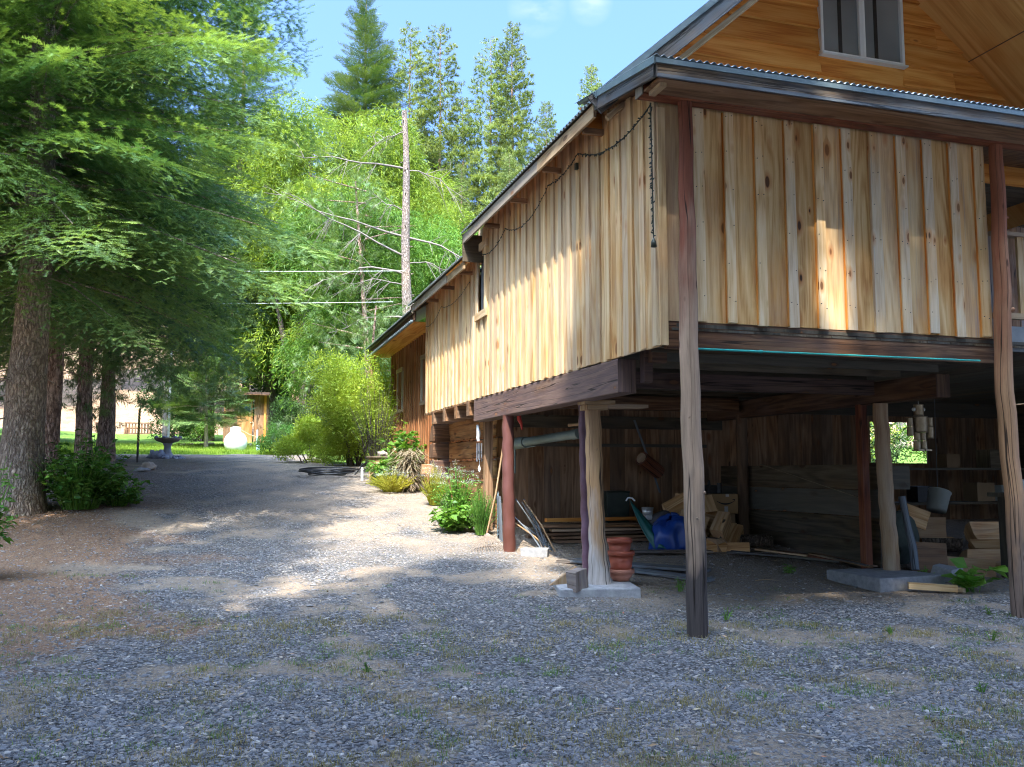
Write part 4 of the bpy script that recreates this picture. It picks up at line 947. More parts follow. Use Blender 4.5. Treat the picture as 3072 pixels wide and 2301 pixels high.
can('leg',8.20,1.89,1.985,.038); can('leg',8.195,1.78,1.885,.042); can('leg',8.29,1.89,1.985,.038); can('leg',8.295,1.78,1.885,.042)
m=MB(); m.box((8.19,9.18,1.77),(.095,.12,.018)); m.box((8.30,9.18,1.77),(.095,.12,.018)); m.build('foot',TIN,t)
m=MB(); m.tube([(8.155,9.2,2.28),(8.175,9.2,2.28)],[.022,.026],10); m.tube([(8.305,9.2,2.28),(8.325,9.2,2.28)],[.026,.022],10); m.tube([(8.24,9.2,2.34),(8.24,9.2,2.45)],.003,5); m.build('ear',WHITE,t)
# things right of the yellow post
m=MB(); m.tube([(7.93,9.02,.33),(7.955,9.08,.6),(7.95,9.14,.85),(7.93,9.2,1.2)],[.042,.048,.042,.046],12,wob=.15,seed=9); one(m,'leaning_stick',W_grey,'thick grey stick leaning right beside the pale yellow post','stick')
m=MB(); m.box((8.52,9.45,.42),(.46,.03,.38),rot(-12,3,-18)); one(m,'plywood_offcut',W_brown,'square brown plywood offcut leaning right of the grey stick','plywood')
m=MB(); m.bar((7.32,8.45,.235),(7.74,8.18,.215),.09,.07,rnd=.2); one(m,'lumber_block',W_side,'short orange sawn timber lying in front of the concrete footing','timber')
m=MB(); m.box((7.83,8.22,.19),(.09,.07,.06),rot(0,10,30),jit=.01); one(m,'wood_chip',W_side,'small pale wood chunk at the end of the short timber','wood chunk')
m=MB(); m.box((8.35,9.0,.25),(.34,.24,.2),rot(12,0,30),jit=.02); one(m,'stone_block',CONC,'tilted grey stone block at the foot of the plywood offcut','stone')
m=MB(); m.box((8.2,9.85,.75),(.06,.03,1.2),rot(0,-12,0)); one(m,'leaning_board',W_oldd,'dark board leaning behind the thick grey stick','board')
blob('folded_canvas',simple('dark_canvas',(.05,.065,.055),(.08,.10,.085),.8,scale=12,bump=.5),(8.65,10.1,.62),(.26,.2,.36),'dark grey green canvas heap behind the plywood offcut','canvas',seed=8)
BK=simple('white_bucket',(.33,.36,.34),(.42,.45,.42),.5,scale=3,bump=.02)
t=thing('plastic_bucket','pale plastic bucket hanging tilted in the dark bay','bucket',(9.95,10.8,1.05)); tl=rot(0,24,20)
m=MB(); m.lathe([(0,-.15),(.135,-.15),(.155,.15),(.163,.15),(.163,.135),(.145,.135),(.128,-.14),(0,-.14)],(9.95,10.8,1.08),24,tilt=tl); m.build('pail',BK,t)
m=MB(); m.tube([(9.95,10.8,1.2),(9.96,10.8,1.9),(9.97,10.8,2.6)],.005,5); m.build('rope',W_grey,t)
RW=[((9.35,10.4,.72),.5,.16,rot(0,0,60),'upper dark log right of the canvas heap'),((9.45,10.3,.50),.55,.17,rot(0,90,70),'lower dark log right of the canvas heap'),((8.95,10.2,.9),.4,.13,rot(20,0,80),'small log above the canvas heap'),
((9.6,9.6,.32),.7,.16,rot(0,10,85),'split log on the ground behind the big leaved plant'),((10.1,9.9,.42),.7,.16,rot(0,60,75),'split log stacked behind the right post'),((9.0,9.3,.28),.6,.12,rot(5,30,60),'half buried log between the offcut and the plant'),
((10.4,10.4,.6),.6,.17,rot(0,30,95),'high log in the dark heap beyond the right post'),((9.9,9.2,.26),.6,.13,rot(0,10,40),'low log in the dark heap beside the right post')]
for c,L,r,q,lab in RW: split(c,L,r,q,lab,ang=200,grp='logs heaped in the dark bay')
t=thing('storage_shelf','dark wooden shelf with boxes and jars standing in the right bay','shelf',(11,12.2,.5))
for z in (1.0,1.55): m=MB(); m.box((11.4,12.0,z),(3.4,.5,.035)); m.build('shelf_board',W_oldd,t)
for x in (9.8,12.8): m=MB(); m.box((x,12.0,1.05),(.08,.45,1.2)); m.build('upright',W_oldd,t)
for k,(x,z,s,c) in enumerate(((11.9,1.03,.3,CARD2),(12.4,1.03,.26,BK),(11.3,1.58,.22,CARD2),(12.2,1.58,.3,W_oldd),(10.7,1.03,.25,BLACK))):
    m=MB(); m.box((x,12.0,z+s/2-.008),(s*1.2,s,s)); one(m,'storage_box',c,['dull cardboard carton on the lower shelf board','pale plastic tub on the lower shelf board','small carton on the upper shelf board','dark wooden box on the upper shelf board','black crate at the left end of the lower shelf board'][k],'box')
m=MB(); m.box((9.9,8.9,1.22),(1.6,.3,.05)); m.box((9.3,8.95,.7),(.08,.2,1.0)); m.box((10.5,8.95,.7),(.08,.2,1.0)); one(m,'work_bench',W_oldd,'dark plank bench standing behind the right post','bench')
m=MB(); m.lathe([(0,0),(.06,0),(.06,.10),(.03,.14),(.03,.16),(0,.16)],(9.5,8.9,1.248),14); one(m,'glass_jar',BK,'small pale jar on the dark plank bench','jar')
# string of lights along the eave and down the corner
LT=MB(); WR=simple('dark_wire',(.015,.02,.016),(.03,.04,.03),.5,bump=0)
def sag(a,b,d,n): return [Vector(a).lerp(Vector(b),k/n)-Vector((0,0,4*d*(k/n)*(1-k/n))) for k in range(n+1)]
path=[]; hk=[(3.55,7.10,4.80),(3.57,8.92,4.98),(3.58,9.9,4.93),(3.58,11.66,4.86),(3.58,13.0,4.83)]
for a,b,d in zip(hk,hk[1:],(.17,.06,.20,.14)): path.append(sag(a,b,d,30))
path.append([Vector((3.55+.01*k/30,7.10,4.80-1.27*k/30)) for k in range(31)])
path.append(sag((3.58,13.6,4.5),(3.58,15.6,4.45),.12,20)); path.append(sag((3.58,15.6,4.45),(3.58,16.9,4.3),.1,14))
for q,P in enumerate(path):
    LT.tube(P,.006 if q in (0,4) else .0035,5)
    for k in range(len(P)-1):
        for s in range(2 if q in (0,4) else 1):
            p=P[k].lerp(P[k+1],s/2); d=Vector((random.uniform(-1,.3),random.uniform(-1,1),random.uniform(-1,.4))).normalized(); L=.03 if q in (0,4) else .022
            LT.tube([p,p+d*L*.6,p+d*L],[.006,.008,.002],5)
LT.lathe([(.006,.05),(.022,.02),(.028,-.03),(.0,-.032)],(3.56,7.10,3.52),10)
LT.box((3.585,9.0,4.86),(.03,.05,.07))
one(LT,'string_lights',WR,'dark string of tiny lights swagged under the eave and hanging down the front corner','string lights')
# ================================================================ garden, far end of the drive
WP=simple('white_tank_paint',(.74,.74,.73),(.80,.80,.79),.35,0,scale=2,bump=.02)
t=thing('propane_tank','white propane tank with a capped dome beside the drive at the lawn edge','propane tank',(.25,33.3,2.18),R(0))
ax=Vector((.02,1,.0)).normalized(); c0=Vector((.26,32.9,2.53)); P=[];Q=[]
for k in range(9):
    a=k/8*math.pi/2; P.append(c0-ax*(.30*math.cos(a))); Q.append(.395*math.sin(a) if k else .004)
P.append(c0+ax*1.4); Q.append(.395); 
for k in range(1,6):
    a=k/5*math.pi/2; P.append(c0+ax*(1.4+.30*math.sin(a))); Q.append(max(.004,.395*math.cos(a)))
m=MB(); m.tube(P,Q,28,cap=False); m.build('tank_body',WP,t)
m=MB(); m.lathe([(.185,-.06),(.185,.13),(.17,.17),(.1,.185),(0,.187)],(c0.x,c0.y+.3,c0.z+.37),24); m.build('valve_dome',WP,t)
for y in (33.0,34.2):
    m=MB(); m.box((.26,y,2.22),(.5,.08,.10)); m.build('leg',CONC,t)
m=MB(); m.tube([(.98,32.9,2.15),(.98,32.9,2.98)],.028,10); m.tube([(1.05,32.95,2.2),(1.05,32.95,2.6)],.02,8); one(m,'gas_riser',simple('blue_white_pipe',(.3,.5,.55),(.5,.65,.68),.4),'pale blue riser pipe standing right of the white tank','pipe')
m=MB(); m.tube([(.42,33.1,2.98),(.7,33.0,2.82),(.98,32.9,2.72)],.015,6); one(m,'copper_line',simple('copper_line_m',(.35,.18,.08),(.45,.25,.12),.4,.5),'thin copper line from the tank dome to the blue riser','gas line')
# bird bath with stones
t=thing('bird_bath','concrete bird bath on a flared pedestal with stones on its rim','bird bath',(-1.6,26.9,1.87)); BBM=simple('bath_concrete',(.22,.22,.26),(.34,.33,.36),.85,scale=9,bump=.4)
m=MB(); m.lathe([(0,0),(.20,0),(.19,.05),(.11,.18),(.09,.34),(.13,.42),(.13,.44),(0,.44)],(-1.6,26.9,1.87),20); m.build('pedestal',BBM,t)
m=MB(); m.lathe([(.09,.42),(.30,.49),(.36,.56),(.345,.58),(.27,.54),(0,.50)],(-1.6,26.9,1.87),24); m.build('basin',simple('bath_bowl',(.16,.12,.09),(.25,.20,.16),.85,scale=9,bump=.4),t)
STN=simple('blue_grey_stone',(.13,.14,.19),(.30,.31,.37),.8,scale=7,bump=.5); STT=simple('tan_stone',(.26,.21,.17),(.45,.38,.31),.8,scale=7,bump=.5)
def stone(x,y,z,r,mat,lab,grp=None,cat='stone',seed=0,nm='stone',sq=.65):
    return_=blob(nm,mat,(x,y,z+r*sq*.55),(r,r*.8,r*sq),lab,cat,rz=seed*37,amp=.5,seed=seed*3.3)
    if grp: return_['group']=grp
    return return_
for k in range(7):
    a=k/7*2*math.pi; x,y=-1.6+.33*math.cos(a),26.9+.33*math.sin(a); stone(x,y,2.44,.055,STN,'bluish stone set on the rim of the bird bath','stones on the bird bath rim',seed=k)
for k,(dx,dy,r) in enumerate(((-.34,-.25,.15),(-.2,-.35,.16),(-.02,-.42,.12),(.22,-.3,.10),(.33,-.15,.11),(.42,-.2,.07),(-.42,0,.12))): stone(-1.6+dx,26.9+dy,1.84,r,STN,'rounded bluish stone at the foot of the bird bath','stones round the bird bath foot',seed=k+9,sq=1.0 if k<2 else .7)
# striped pole
t=thing('striped_pole','thin garden pole wound with black and yellow tape','pole',(-2.09,23.74,1.72))
m=MB(); m.tube([(-2.09,23.74,1.70),(-2.09,23.74,2.22)],.026,8); m.build('pole_foot',BLACK,t)
n=NT('yellow_black_tape'); sp_=n.n('ShaderNodeSeparateXYZ'); n.set(sp_.inputs[0],n.pos()); fr=n.mul(n.mul(n.mul(sp_.outputs[2],n.mul(sp_.outputs[0],1.2),'ADD'),13),0,'FRACT'); YB=n.done(n.bsdf(n.mix(n.mul(fr,.5,'GREATER_THAN'),(.02,.02,.018),(.50,.42,.06)),.4))
m=MB(); m.tube([(-2.09,23.74,2.22),(-2.08,23.74,3.05)],[.030,.028],10); m.build('striped_sleeve',YB,t)
# wooden lamp post with slab, flag pole
t=thing('wooden_post','square weathered wooden post with a dark box, standing on a pale slab under the trees','post',(-2.93,25.4,1.8))
m=MB(); m.box((-2.93,25.4,3.6),(.15,.13,3.6),rnd=.2); m.build('post_shaft',W_post,t)
m=MB(); m.box((-2.88,25.3,4.45),(.22,.12,.30)); m.box((-2.93,25.32,2.1),(.06,.04,.5)); m.build('meter_box',BLACK,t)
m=MB(); m.box((-2.9,25.3,1.80),(.85,.5,.09),rot(0,0,5),jit=.02); one(m,'stone_slab',CONC,'pale flat slab at the foot of the wooden post','slab')
t=thing('flag_pole','slim silver pole strapped to a short dark wooden post on the lawn','pole',(-2.29,38.4,2.65))
m=MB(); m.tube([(-2.26,38.3,2.6),(-2.26,38.3,6.6)],.05,10); m.build('pole_shaft',simple('silver_pole',(.45,.47,.5),(.55,.57,.6),.35,.6),t)
m=MB(); m.box((-2.42,38.4,3.6),(.16,.14,2.0)); m.build('support_post',W_post,t)
# shed
t=thing('garden_shed','small brown wooden shed with a tan half glazed door behind the tank','shed',(.75,39.5,2.7))
x0,x1,y0,z0,z1=-.18,1.5,39.4,2.6,4.78
m=MB(); x=x0
while x<x1-.02:
    if not(.40<x<1.0): m.box((x+.1,y0,(z0+z1)/2),(.19,.03,z1-z0),g=2)
    else: m.box((x+.1,y0,z1-.12),(.19,.03,.24),g=2)
    x+=.2
m.build('front_wall',W_brown,t)
m=MB(); 
for y in np.arange(y0+.02,41,.2): m.box((x0,y+.1,(z0+z1)/2),(.03,.19,z1-z0),g=2); m.box((x1,y+.1,(z0+z1)/2),(.03,.19,z1-z0),g=2)
m.build('side_wall',W_brown,t)
m=MB(); m.box((.66,y0-.02,3.55),(.6,.04,1.9),g=2,rnd=.4); dr=m.build('door',wood('shed_door_wood',(.36,.20,.075),(.26,.13,.05),(.42,.26,.11),knots=0,var=.05),t)
m=MB(); m.box((.66,y0-.045,4.17),(.40,.015,.34)); m.build('pane',simple('blue_reflection_glass',(.03,.08,.14),(.05,.11,.18),.1,bump=0),dr)
m=MB(); m.box((.66,y0-.05,4.37),(.50,.03,.06)); m.box((.66,y0-.05,3.97),(.50,.03,.06)); m.box((.43,y0-.05,4.17),(.06,.03,.34)); m.box((.89,y0-.05,4.17),(.06,.03,.34)); m.build('window_frame',W_post2,dr)
m=MB(); m.lathe([(0,0),(.03,.02),(0,.05)],(.9,y0-.06,3.55),8); m.build('handle',SIL,dr)
m=MB(); m.box((1.47,y0-.03,3.7),(.10,.04,2.15),g=2); m.build('corner_trim',W_gold,t)
m=MB(); m.box((.66,40.1,4.86),(1.95,2.4,.07),rot(4,0,0)); m.box((.66,38.93,4.76),(1.95,.04,.12)); m.build('roof',W_dark,t)
# picnic furniture on the far rise
def gz(x,y): return float(np.interp(y,PX,PZ))
WB=W_brown
t=thing('garden_table','brown slatted picnic table between two chairs at the far end of the lawn','table',(-5.1,58,gz(0,58))); zt=gz(0,58)
m=MB()
for k in range(5): m.box((-5.1,57.6+.2*k,zt+.74),(1.5,.16,.04),g=0)
m.build('tabletop',WB,t)
for sx in (-.65,.65):
    for sy in (0,.8): m=MB(); m.box((-5.1+sx,57.6+sy,zt+.36),(.09,.09,.74)); m.build('leg',WB,t)
def chair(nm,x,y,w,rz,lab,cat):
    t=thing(nm,lab,cat,(x,y,gz(0,y)),R(rz)); z=gz(0,y); q=Matrix.Translation((x,y,z))@Matrix.Rotation(R(rz),4,'Z')
    def bx(mb,c,s,r=None):
        v=q@Vector(c); mb.box(v,s,(RZ(rz)@r if r is not None else RZ(rz)))
    m=MB(); 
    for k in range(4): bx(m,(0,-.2+.13*k,.42),(w,.11,.035))
    m.build('seat',WB,t)
    m=MB(); n_=max(4,int(w/.16))
    for k in range(n_): bx(m,(-w/2+.08+k*(w-.16)/(n_-1),.30,.72),(.09,.03,.60),rot(-12,0,0))
    bx(m,(0,.36,1.0),(w,.04,.09)); m.build('backrest',WB,t)
    for s in (-1,1):
        m=MB(); bx(m,(s*w/2,0,.62),(.09,.62,.03)); m.build('arm',WB,t)
        for yy in (-.25,.27): m=MB(); bx(m,(s*w/2,yy,.30),(.07,.07,.62)); m.build('leg',WB,t)
chair('garden_chair',-7.0,57.6,.6,80,'left brown garden chair facing the picnic table','chair')
chair('garden_chair',-3.3,57.6,.6,-80,'right brown garden chair facing the picnic table','chair')
chair('garden_bench',-5.0,56.8,1.5,185,'brown slatted bench in front of the picnic table','bench')
for k in range(17): stone(-8.2+.36*k+random.uniform(-.06,.06),54.6+random.uniform(-.1,.1),gz(0,54.6)-.02,random.uniform(.17,.24),STN,'blue grey boulder in the row edging the upper lawn','row of boulders edging the upper lawn',seed=k+20,nm='boulder')
for k in range(16): stone(-1.6+.36*k+random.uniform(-.1,.1),36.6+.05*k+random.uniform(-.2,.2),gz(0,36.7)-.03,random.uniform(.10,.17),STT,'brown border stone under the small spruce','stones bordering the bed under the spruce',seed=k+50,nm='border_stone')
for k in range(12): stone(1.6+.33*k,33.2+.42*(k%3)+.25*k+random.uniform(-.1,.1),gz(0,33.4)-.02,random.uniform(.09,.16),STT,'tan border stone on the lawn right of the tank','tan stones edging the bed right of the tank',seed=k+70,nm='border_stone')
stone(-1.62,20.9,1.54,.17,STT,'brown rock lying at the edge of the drive before the bird bath',seed=4,nm='rock'); stone(-1.72,20.6,1.50,.16,CONC,'pale flat rock next to the brown rock on the drive edge',seed=5,nm='rock',sq=.4)
# hose, crate, stub
m=MB()
for q in range(5):
    r=.26+.04*q; cx,cy=2.02+.05*math.sin(q*2),19.35+.05*math.cos(q*3); P=[(cx+r*1.5*math.cos(a)+.02*math.sin(a*3+q),cy+r*.9*math.sin(a),Hm(cx,cy)+.05+.03*q+.02*math.sin(a*2+q*1.3)) for a in np.linspace(0,2*math.pi*.97,34)]; m.tube(P,.014,6)
m.tube([(2.6,19.4,1.44),(2.75,19.4,1.62),(2.85,19.38,1.72)],.014,6)
one(m,'garden_hose',BLACK,'black garden hose coiled on the drive beside the big yellow green bush','hose')
t=thing('wooden_crate','small wooden box stand with a dark lid, front tinted yellow','crate',(3.0,18.9,1.34),R(-12))
m=MB(); m.box((3.0,18.9,1.57),(.34,.28,.46),RZ(-12),jit=.012); m.build('crate_body',W_post2,t)
m=MB(); m.box((3.0,18.9,1.815),(.44,.36,.03),RZ(-12)); m.build('lid',W_grey,t)
stone(3.1,18.9,1.83,.12,STT,'brown stone sitting on the lid of the wooden box',seed=8,nm='stone')
m=MB(); m.tube([(2.66,18.7,1.3),(2.66,18.7,1.54)],[.03,.03],10); m.tube([(2.66,18.7,1.54),(2.66,18.7,1.60)],[.036,.02],10); one(m,'hydrant_stub',simple('grey_stub',(.4,.42,.44),(.5,.52,.54),.5),'short grey pipe stub between the hose and the wooden box','pipe')
m=MB(); m.box((3.58,16.62,1.55),(.22,.15,.16),jit=.02); one(m,'pale_block',W_post2,'pale block sticking out under the dark log ends','block')
# fallen branch bottom left, twigs
m=MB(); m.tube([(-.62,2.35,.02),(-.40,2.55,.035),(-.2,2.78,.03),(-.12,2.9,.03)],[.014,.013,.010,.006],7,wob=.2); m.tube([(-.40,2.55,.035),(-.42,2.72,.05)],[.007,.003],5); one(m,'fallen_branch',W_grey,'short fallen branch on the gravel at the bottom left','branch')
for k,(x,y,a,L) in enumerate(((.9,3.3,.3,.12),(1.9,2.5,2.8,.35),(.5,4.1,1.2,.14),(2.1,5.2,.1,.22),(-.4,4.4,.5,.12),(4.2,5.6,.2,.9),(3.2,4.4,2.6,.3),(5.9,9.3,-.3,.28),(2.9,3.2,.9,.18))):
    m=MB(); z=Hm(x,y)+.014; m.tube([(x,y,z),(x+L/2*math.cos(a),y+L/2*math.sin(a)+.02,z+.012),(x+L*math.cos(a),y+L*math.sin(a),z)],[.006,.005,.002],5); one(m,'dry_twig',W_fasc,'thin dry twig lying on the gravel','twig','dry twigs on the gravel')
# overhead wires
for k,(a,b,lab) in enumerate((((-9.0,29.1,7.35),(4.6,24.6,7.12),'upper pale overhead wire crossing before the willow'),((-9.0,29.1,6.35),(4.3,24.7,6.24),'lower pale overhead wire crossing before the willow'))):
    m=MB(); m.tube(sag(a,b,.08,20),.008,5); one(m,'overhead_wire',simple('pale_wire',(.5,.55,.5),(.6,.65,.6),.4,bump=0) if k==0 else bpy.data.materials['pale_wire'],lab,'wire')
# ================================================================ vegetation
BARK_F=barkmat('fir_bark',(.12,.095,.08),(.33,.275,.235),(.42,.37,.32),sv=8,sh=22,dist=.035)
BARK_P=barkmat('pine_bark',(.07,.045,.035),(.33,.20,.145),(.43,.32,.26),sv=4,sh=12,dist=.035)
BARK_W=barkmat('willow_bark',(.04,.034,.026),(.12,.10,.08),(.18,.155,.125),sv=2.2,sh=14,dist=.04)
BARK_D=simple('bare_dead_wood',(.13,.105,.09),(.20,.17,.145),.85,scale=12,bump=.6,stretch=(1,1,.3))
BARK_D2=barkmat('dead_pine_bark',(.10,.075,.06),(.22,.175,.15),(.30,.25,.22),sv=7,sh=22,dist=.02)
FIR=leafmat('fir_needles',(.035,.105,.062),(.10,.20,.065),.22,.42,gloss=.4)
FIRN=leafmat('blue_green_fir_needles',(.07,.185,.09),(.28,.38,.09),.38,.42,gloss=.4)
PINEN=leafmat('long_pine_needles',(.10,.19,.06),(.26,.33,.12),.28,.4,gloss=.4)
PINEF=leafmat('far_pine_needles',(.13,.19,.06),(.34,.38,.14),.3,.5)
SPRUCE=leafmat('spruce_needles',(.06,.14,.05),(.22,.27,.08),.22,.5)
WILL=leafmat('willow_leaves',(.12,.22,.025),(.38,.45,.06),.42,.45)
WILD=leafmat('dark_willow_leaves',(.055,.15,.02),(.20,.32,.05),.35,.45)
YEL=leafmat('yellow_green_leaves',(.27,.40,.035),(.50,.56,.09),.40,.45)
MAPLE=leafmat('maple_leaves',(.055,.17,.03),(.15,.30,.06),.35,.45)
HOSTA=leafmat('broad_weed_leaves',(.09,.24,.03),(.22,.38,.07),.35,.35,gloss=.5)
YWEED=leafmat('yellow_weed',(.34,.34,.03),(.55,.50,.09),.35)
DRYG=leafmat('dry_stalks',(.26,.18,.11),(.46,.36,.25),.1)
WHITEF=leafmat('white_flowers',(.6,.6,.55),(.8,.8,.76),.2,tcol=(1,1,1))
DGRN=leafmat('dark_hill_foliage',(.03,.075,.02),(.09,.16,.04),.2)

def needle_sprig(k,w=.09,L=.42,flat=.5,seed=0):
    """unit-long twig with k needles down each side"""
    r=np.random.default_rng(seed); V=[(0,-.012,0),(0,.012,0),(1,0,0)];F=[(0,1,2)]
    for i in range(k):
        x=.03+.94*i/k
        for s in (-1,1):
            a=R(52+r.normal(0,6)); l=L*(1-.45*abs(x-.35))*r.uniform(.85,1.1); b=len(V); z=flat*l*r.uniform(-.25,.55)
            V+=[(x-w/2,0,0),(x+w/2,0,0),(x+l*math.cos(a),s*l*math.sin(a),z)]; F.append((b,b+1,b+2))
    return np.array(V,float),np.array(F)
def bough(nt,sub,sprig,seed,L2=.36,sp=.085,droop=.22,lift=.10,ang=52,hang=.12,start=.10,chaos=10):
    """conifer bough of unit length along +X: side twigs, each carrying needled sprigs. Returns arrays"""
    r=np.random.default_rng(seed); T=[];D=[];S=[];Rn=[]
    axis=lambda s: np.array([s,0.03*math.sin(s*5+seed),lift*s-droop*s*s+.10*max(0,s-.75)])
    for i in range(nt):
        s=start+(1-start)*(i+.5*r.random())/nt; l=(L2*(1-s)**.65+.05)*r.uniform(.7,1.15)
        if s<.25: l*=.75
        for sd in (-1,1):
            p0=axis(s); a=R(ang+r.normal(0,7)); d0=np.array([math.cos(a),sd*math.sin(a),-.04+r.normal(0,.07)])
            n=max(2,int(l/sub))
            for j in range(n):
                t=(j+.7)/n; p=p0+d0*l*t+np.array([l*.12*t*t,0,-hang*t*t*l*1.5]); 
                w=r.uniform(0,1)
                for q in (-1,1):
                    aa=math.atan2(d0[1],d0[0])+q*R(40+r.normal(0,chaos)); ln=sp*(1.15-.55*t)*r.uniform(.75,1.2)
                    T.append(p); D.append([math.cos(aa),math.sin(aa),-.10-.25*t*hang*4+r.normal(0,.014*chaos)]); S.append(ln); Rn.append(.25*w+.5*t)
            T.append(p0+d0*l*.96); D.append([d0[0]+.25,d0[1],-.15]); S.append(sp*1.1); Rn.append(.7)
    for j in range(int(.5/sub)):
        s=1-j*sub*1.2; 
        for q in (-1,0,1):
            T.append(axis(s)); D.append([1,q*.8,-.1]); S.append(sp); Rn.append(.6)
    V,F,ow=inst(sprig[0],sprig[1],np.array(T),basis(np.array(D,float)),np.array(S))
    return V,F,np.array(Rn)[ow]
def place_boughs(tpls,P,A,El,L,Rn=None,roll=.12):
    """put boughs at points P, azimuth A, elevation El, length L"""
    Vs=[];Fs=[];Rs=[];b=0; n=len(P); pick=np.arange(n)%len(tpls); rng.shuffle(pick)
    d=np.stack([np.cos(A)*np.cos(El),np.sin(A)*np.cos(El),np.sin(El)],1); M=basis(d,roll=rng.normal(0,roll,n))
    if Rn is None: Rn=rng.random(n)
    for q,(tV,tF,tR) in enumerate(tpls):
        sel=pick==q
        if not sel.any(): continue
        V,F,ow=inst(tV,tF,P[sel],M[sel],L[sel]); Vs.append(V);Fs.append(F+b);b+=len(V)
        Rs.append(np.clip(np.tile(tR,sel.sum())*.75+Rn[sel][ow]*.45-.1,0,1))
    return np.concatenate(Vs),np.concatenate(Fs),np.concatenate(Rs)
def trunk_mb(h,r0,flare=1.35,n=14,lean=(0,0),wob=.08,seed=0,top=.05,z0=-.3):
    m=MB(); K=18; P=[];Q=[]
    for i in range(K+1):
        t=(i/K)**1.5; z=z0+(h-z0)*t; P.append((lean[0]*t*h+.04*math.sin(z*.7+seed),lean[1]*t*h+.04*math.cos(z*.6+seed),z))
        Q.append(max(.012,r0*(1-(1-top)*max(0,z)/h)*(1+(flare-1)*math.exp(-max(0,z)/.35))))
    m.tube(P,Q,n,rnd=.5,wob=wob,seed=seed); return m
def conifer(name,label,cat,loc,h,r0,zlo,crown,whorl,bark,leaf,tpls,group=None,rz=0,el0=-.25,el1=.5,lmin=.35,shape=.75,perwhorl=6,dead=0,jit=.25,seed=1,limbr=.018,azim=None,aexp=1.0,wob=.08,flare=1.35):
    t=thing(name,label,cat,loc,rz,group); st=np.random.default_rng(seed)
    P=[];A=[];E_=[];L=[]; z=zlo; m=trunk_mb(h,r0,seed=seed,wob=wob,flare=flare)
    while z<h-.15:
        f=(z-zlo)/(h-zlo); k=max(3,int(round(perwhorl*(1-.35*f)))); a0=st.random()*6.28
        for i in range(k):
            a=a0+6.283*i/k+st.normal(0,.25); l=(crown*(1-f)**shape*(.8+.4*min(1,f*6+.35)) +lmin)*st.uniform(1-jit,1+jit*.6)
            if azim is not None: l*=azim(a)
            P.append((0,0,z+st.normal(0,.06*whorl))); A.append(a); E_.append(el0+(el1-el0)*f**aexp+st.normal(0,.06)); L.append(l)
        z+=whorl*(1-.35*f)*st.uniform(.8,1.2)
    P=np.array(P);A=np.array(A);E_=np.array(E_);L=np.array(L)
    V,F,Rn=place_boughs(tpls,P,A,E_,L,roll=.28)
    crown_o=mesh_np('crown',V,F,leaf,t,rnd=Rn)
    for p,a,e,l in zip(P,A,E_,L):
        d=np.array([math.cos(a)*math.cos(e),math.sin(a)*math.cos(e),math.sin(e)]); u=np.array([0,0,1.0])
        pts=[tuple(p+d*l*s+u*(l*(.10*s-.22*s*s))) for s in (0,.4,.8)]; q=max(.006,limbr*l/3); m.tube(pts,[q,q*.7,q*.25],4,cap=False)
    # bare dead twigs under the crown
    for i in range(dead):
        a=st.random()*6.28; z=st.uniform(max(.8,zlo*.35),zlo+1.2); l=st.uniform(.25,1.1); p=np.array([0,0,z]); d=np.array([math.cos(a),math.sin(a),-.15])
        m.tube([tuple(p+d*l*s+np.array([0,0,-.25*l*s*s])) for s in (0,.5,1)],[.014,.009,.003],4,cap=False)
    v=np.array(m.v); m.v=[tuple(Vector(q)+Vector(loc)) for q in (v@np.eye(3))]
    t.rotation_euler=(0,0,0); o=m.build('trunk',bark,t); t.rotation_euler=(0,0,rz)
    return t
SPN=needle_sprig(8,.085,.36,.9,1); SPM=needle_sprig(5,.12,.38,.5,2); SPF=needle_sprig(3,.22,.5,.6,3)
B_near=[bough(27,.032,SPN,s,sp=.044,L2=.30,hang=.32,chaos=24,droop=.26) for s in (1,2,3)]
B_mid=[bough(15,.06,SPM,s,sp=.10,L2=.36) for s in (4,5)]
B_far=[bough(9,.11,SPF,s,sp=.19,L2=.40) for s in (6,7,8)]
def TL(x,y,dz=0): return (x,y,float(np.interp(y,PX,PZ))+(min(6,.06*(-6-x)) if x<-6 and y>30 else 0)+dz)
# --- the row of big conifers on the left
az=lambda a: 1.0-.22*max(0,math.cos(a-math.pi))            # a little longer towards the drive
f1=conifer('fir_tree','nearest big fir at the left edge with thick scaly trunk and drooping blue green boughs','tree',TL(-2.95,15.3),14.5,.31,3.7,3.6,.33,BARK_F,FIRN,B_near,perwhorl=8,el0=-.22,el1=.45,dead=40,seed=11,shape=.42,jit=.22,wob=.10,flare=1.45)
pine_s=(lambda: None)
def tuft(k,L,w,seed,spread=1.0):
    r=np.random.default_rng(seed); V=[];F=[]
    for i in range(k):
        d=norm(np.array([r.uniform(.15,1),r.normal(0,.55)*spread,r.normal(0,.5)*spread])); s=norm(np.cross(d,[0,0,1.0])+r.normal(0,.2,3)); b=len(V); l=L*r.uniform(.7,1.1); o=np.array([r.uniform(-.35,.1),0,0])*L
        V+=[o-s*w,o+s*w,o+d*l+np.array([0,0,-.12*l])]; F.append((b,b+1,b+2))
    return np.array(V),np.array(F)
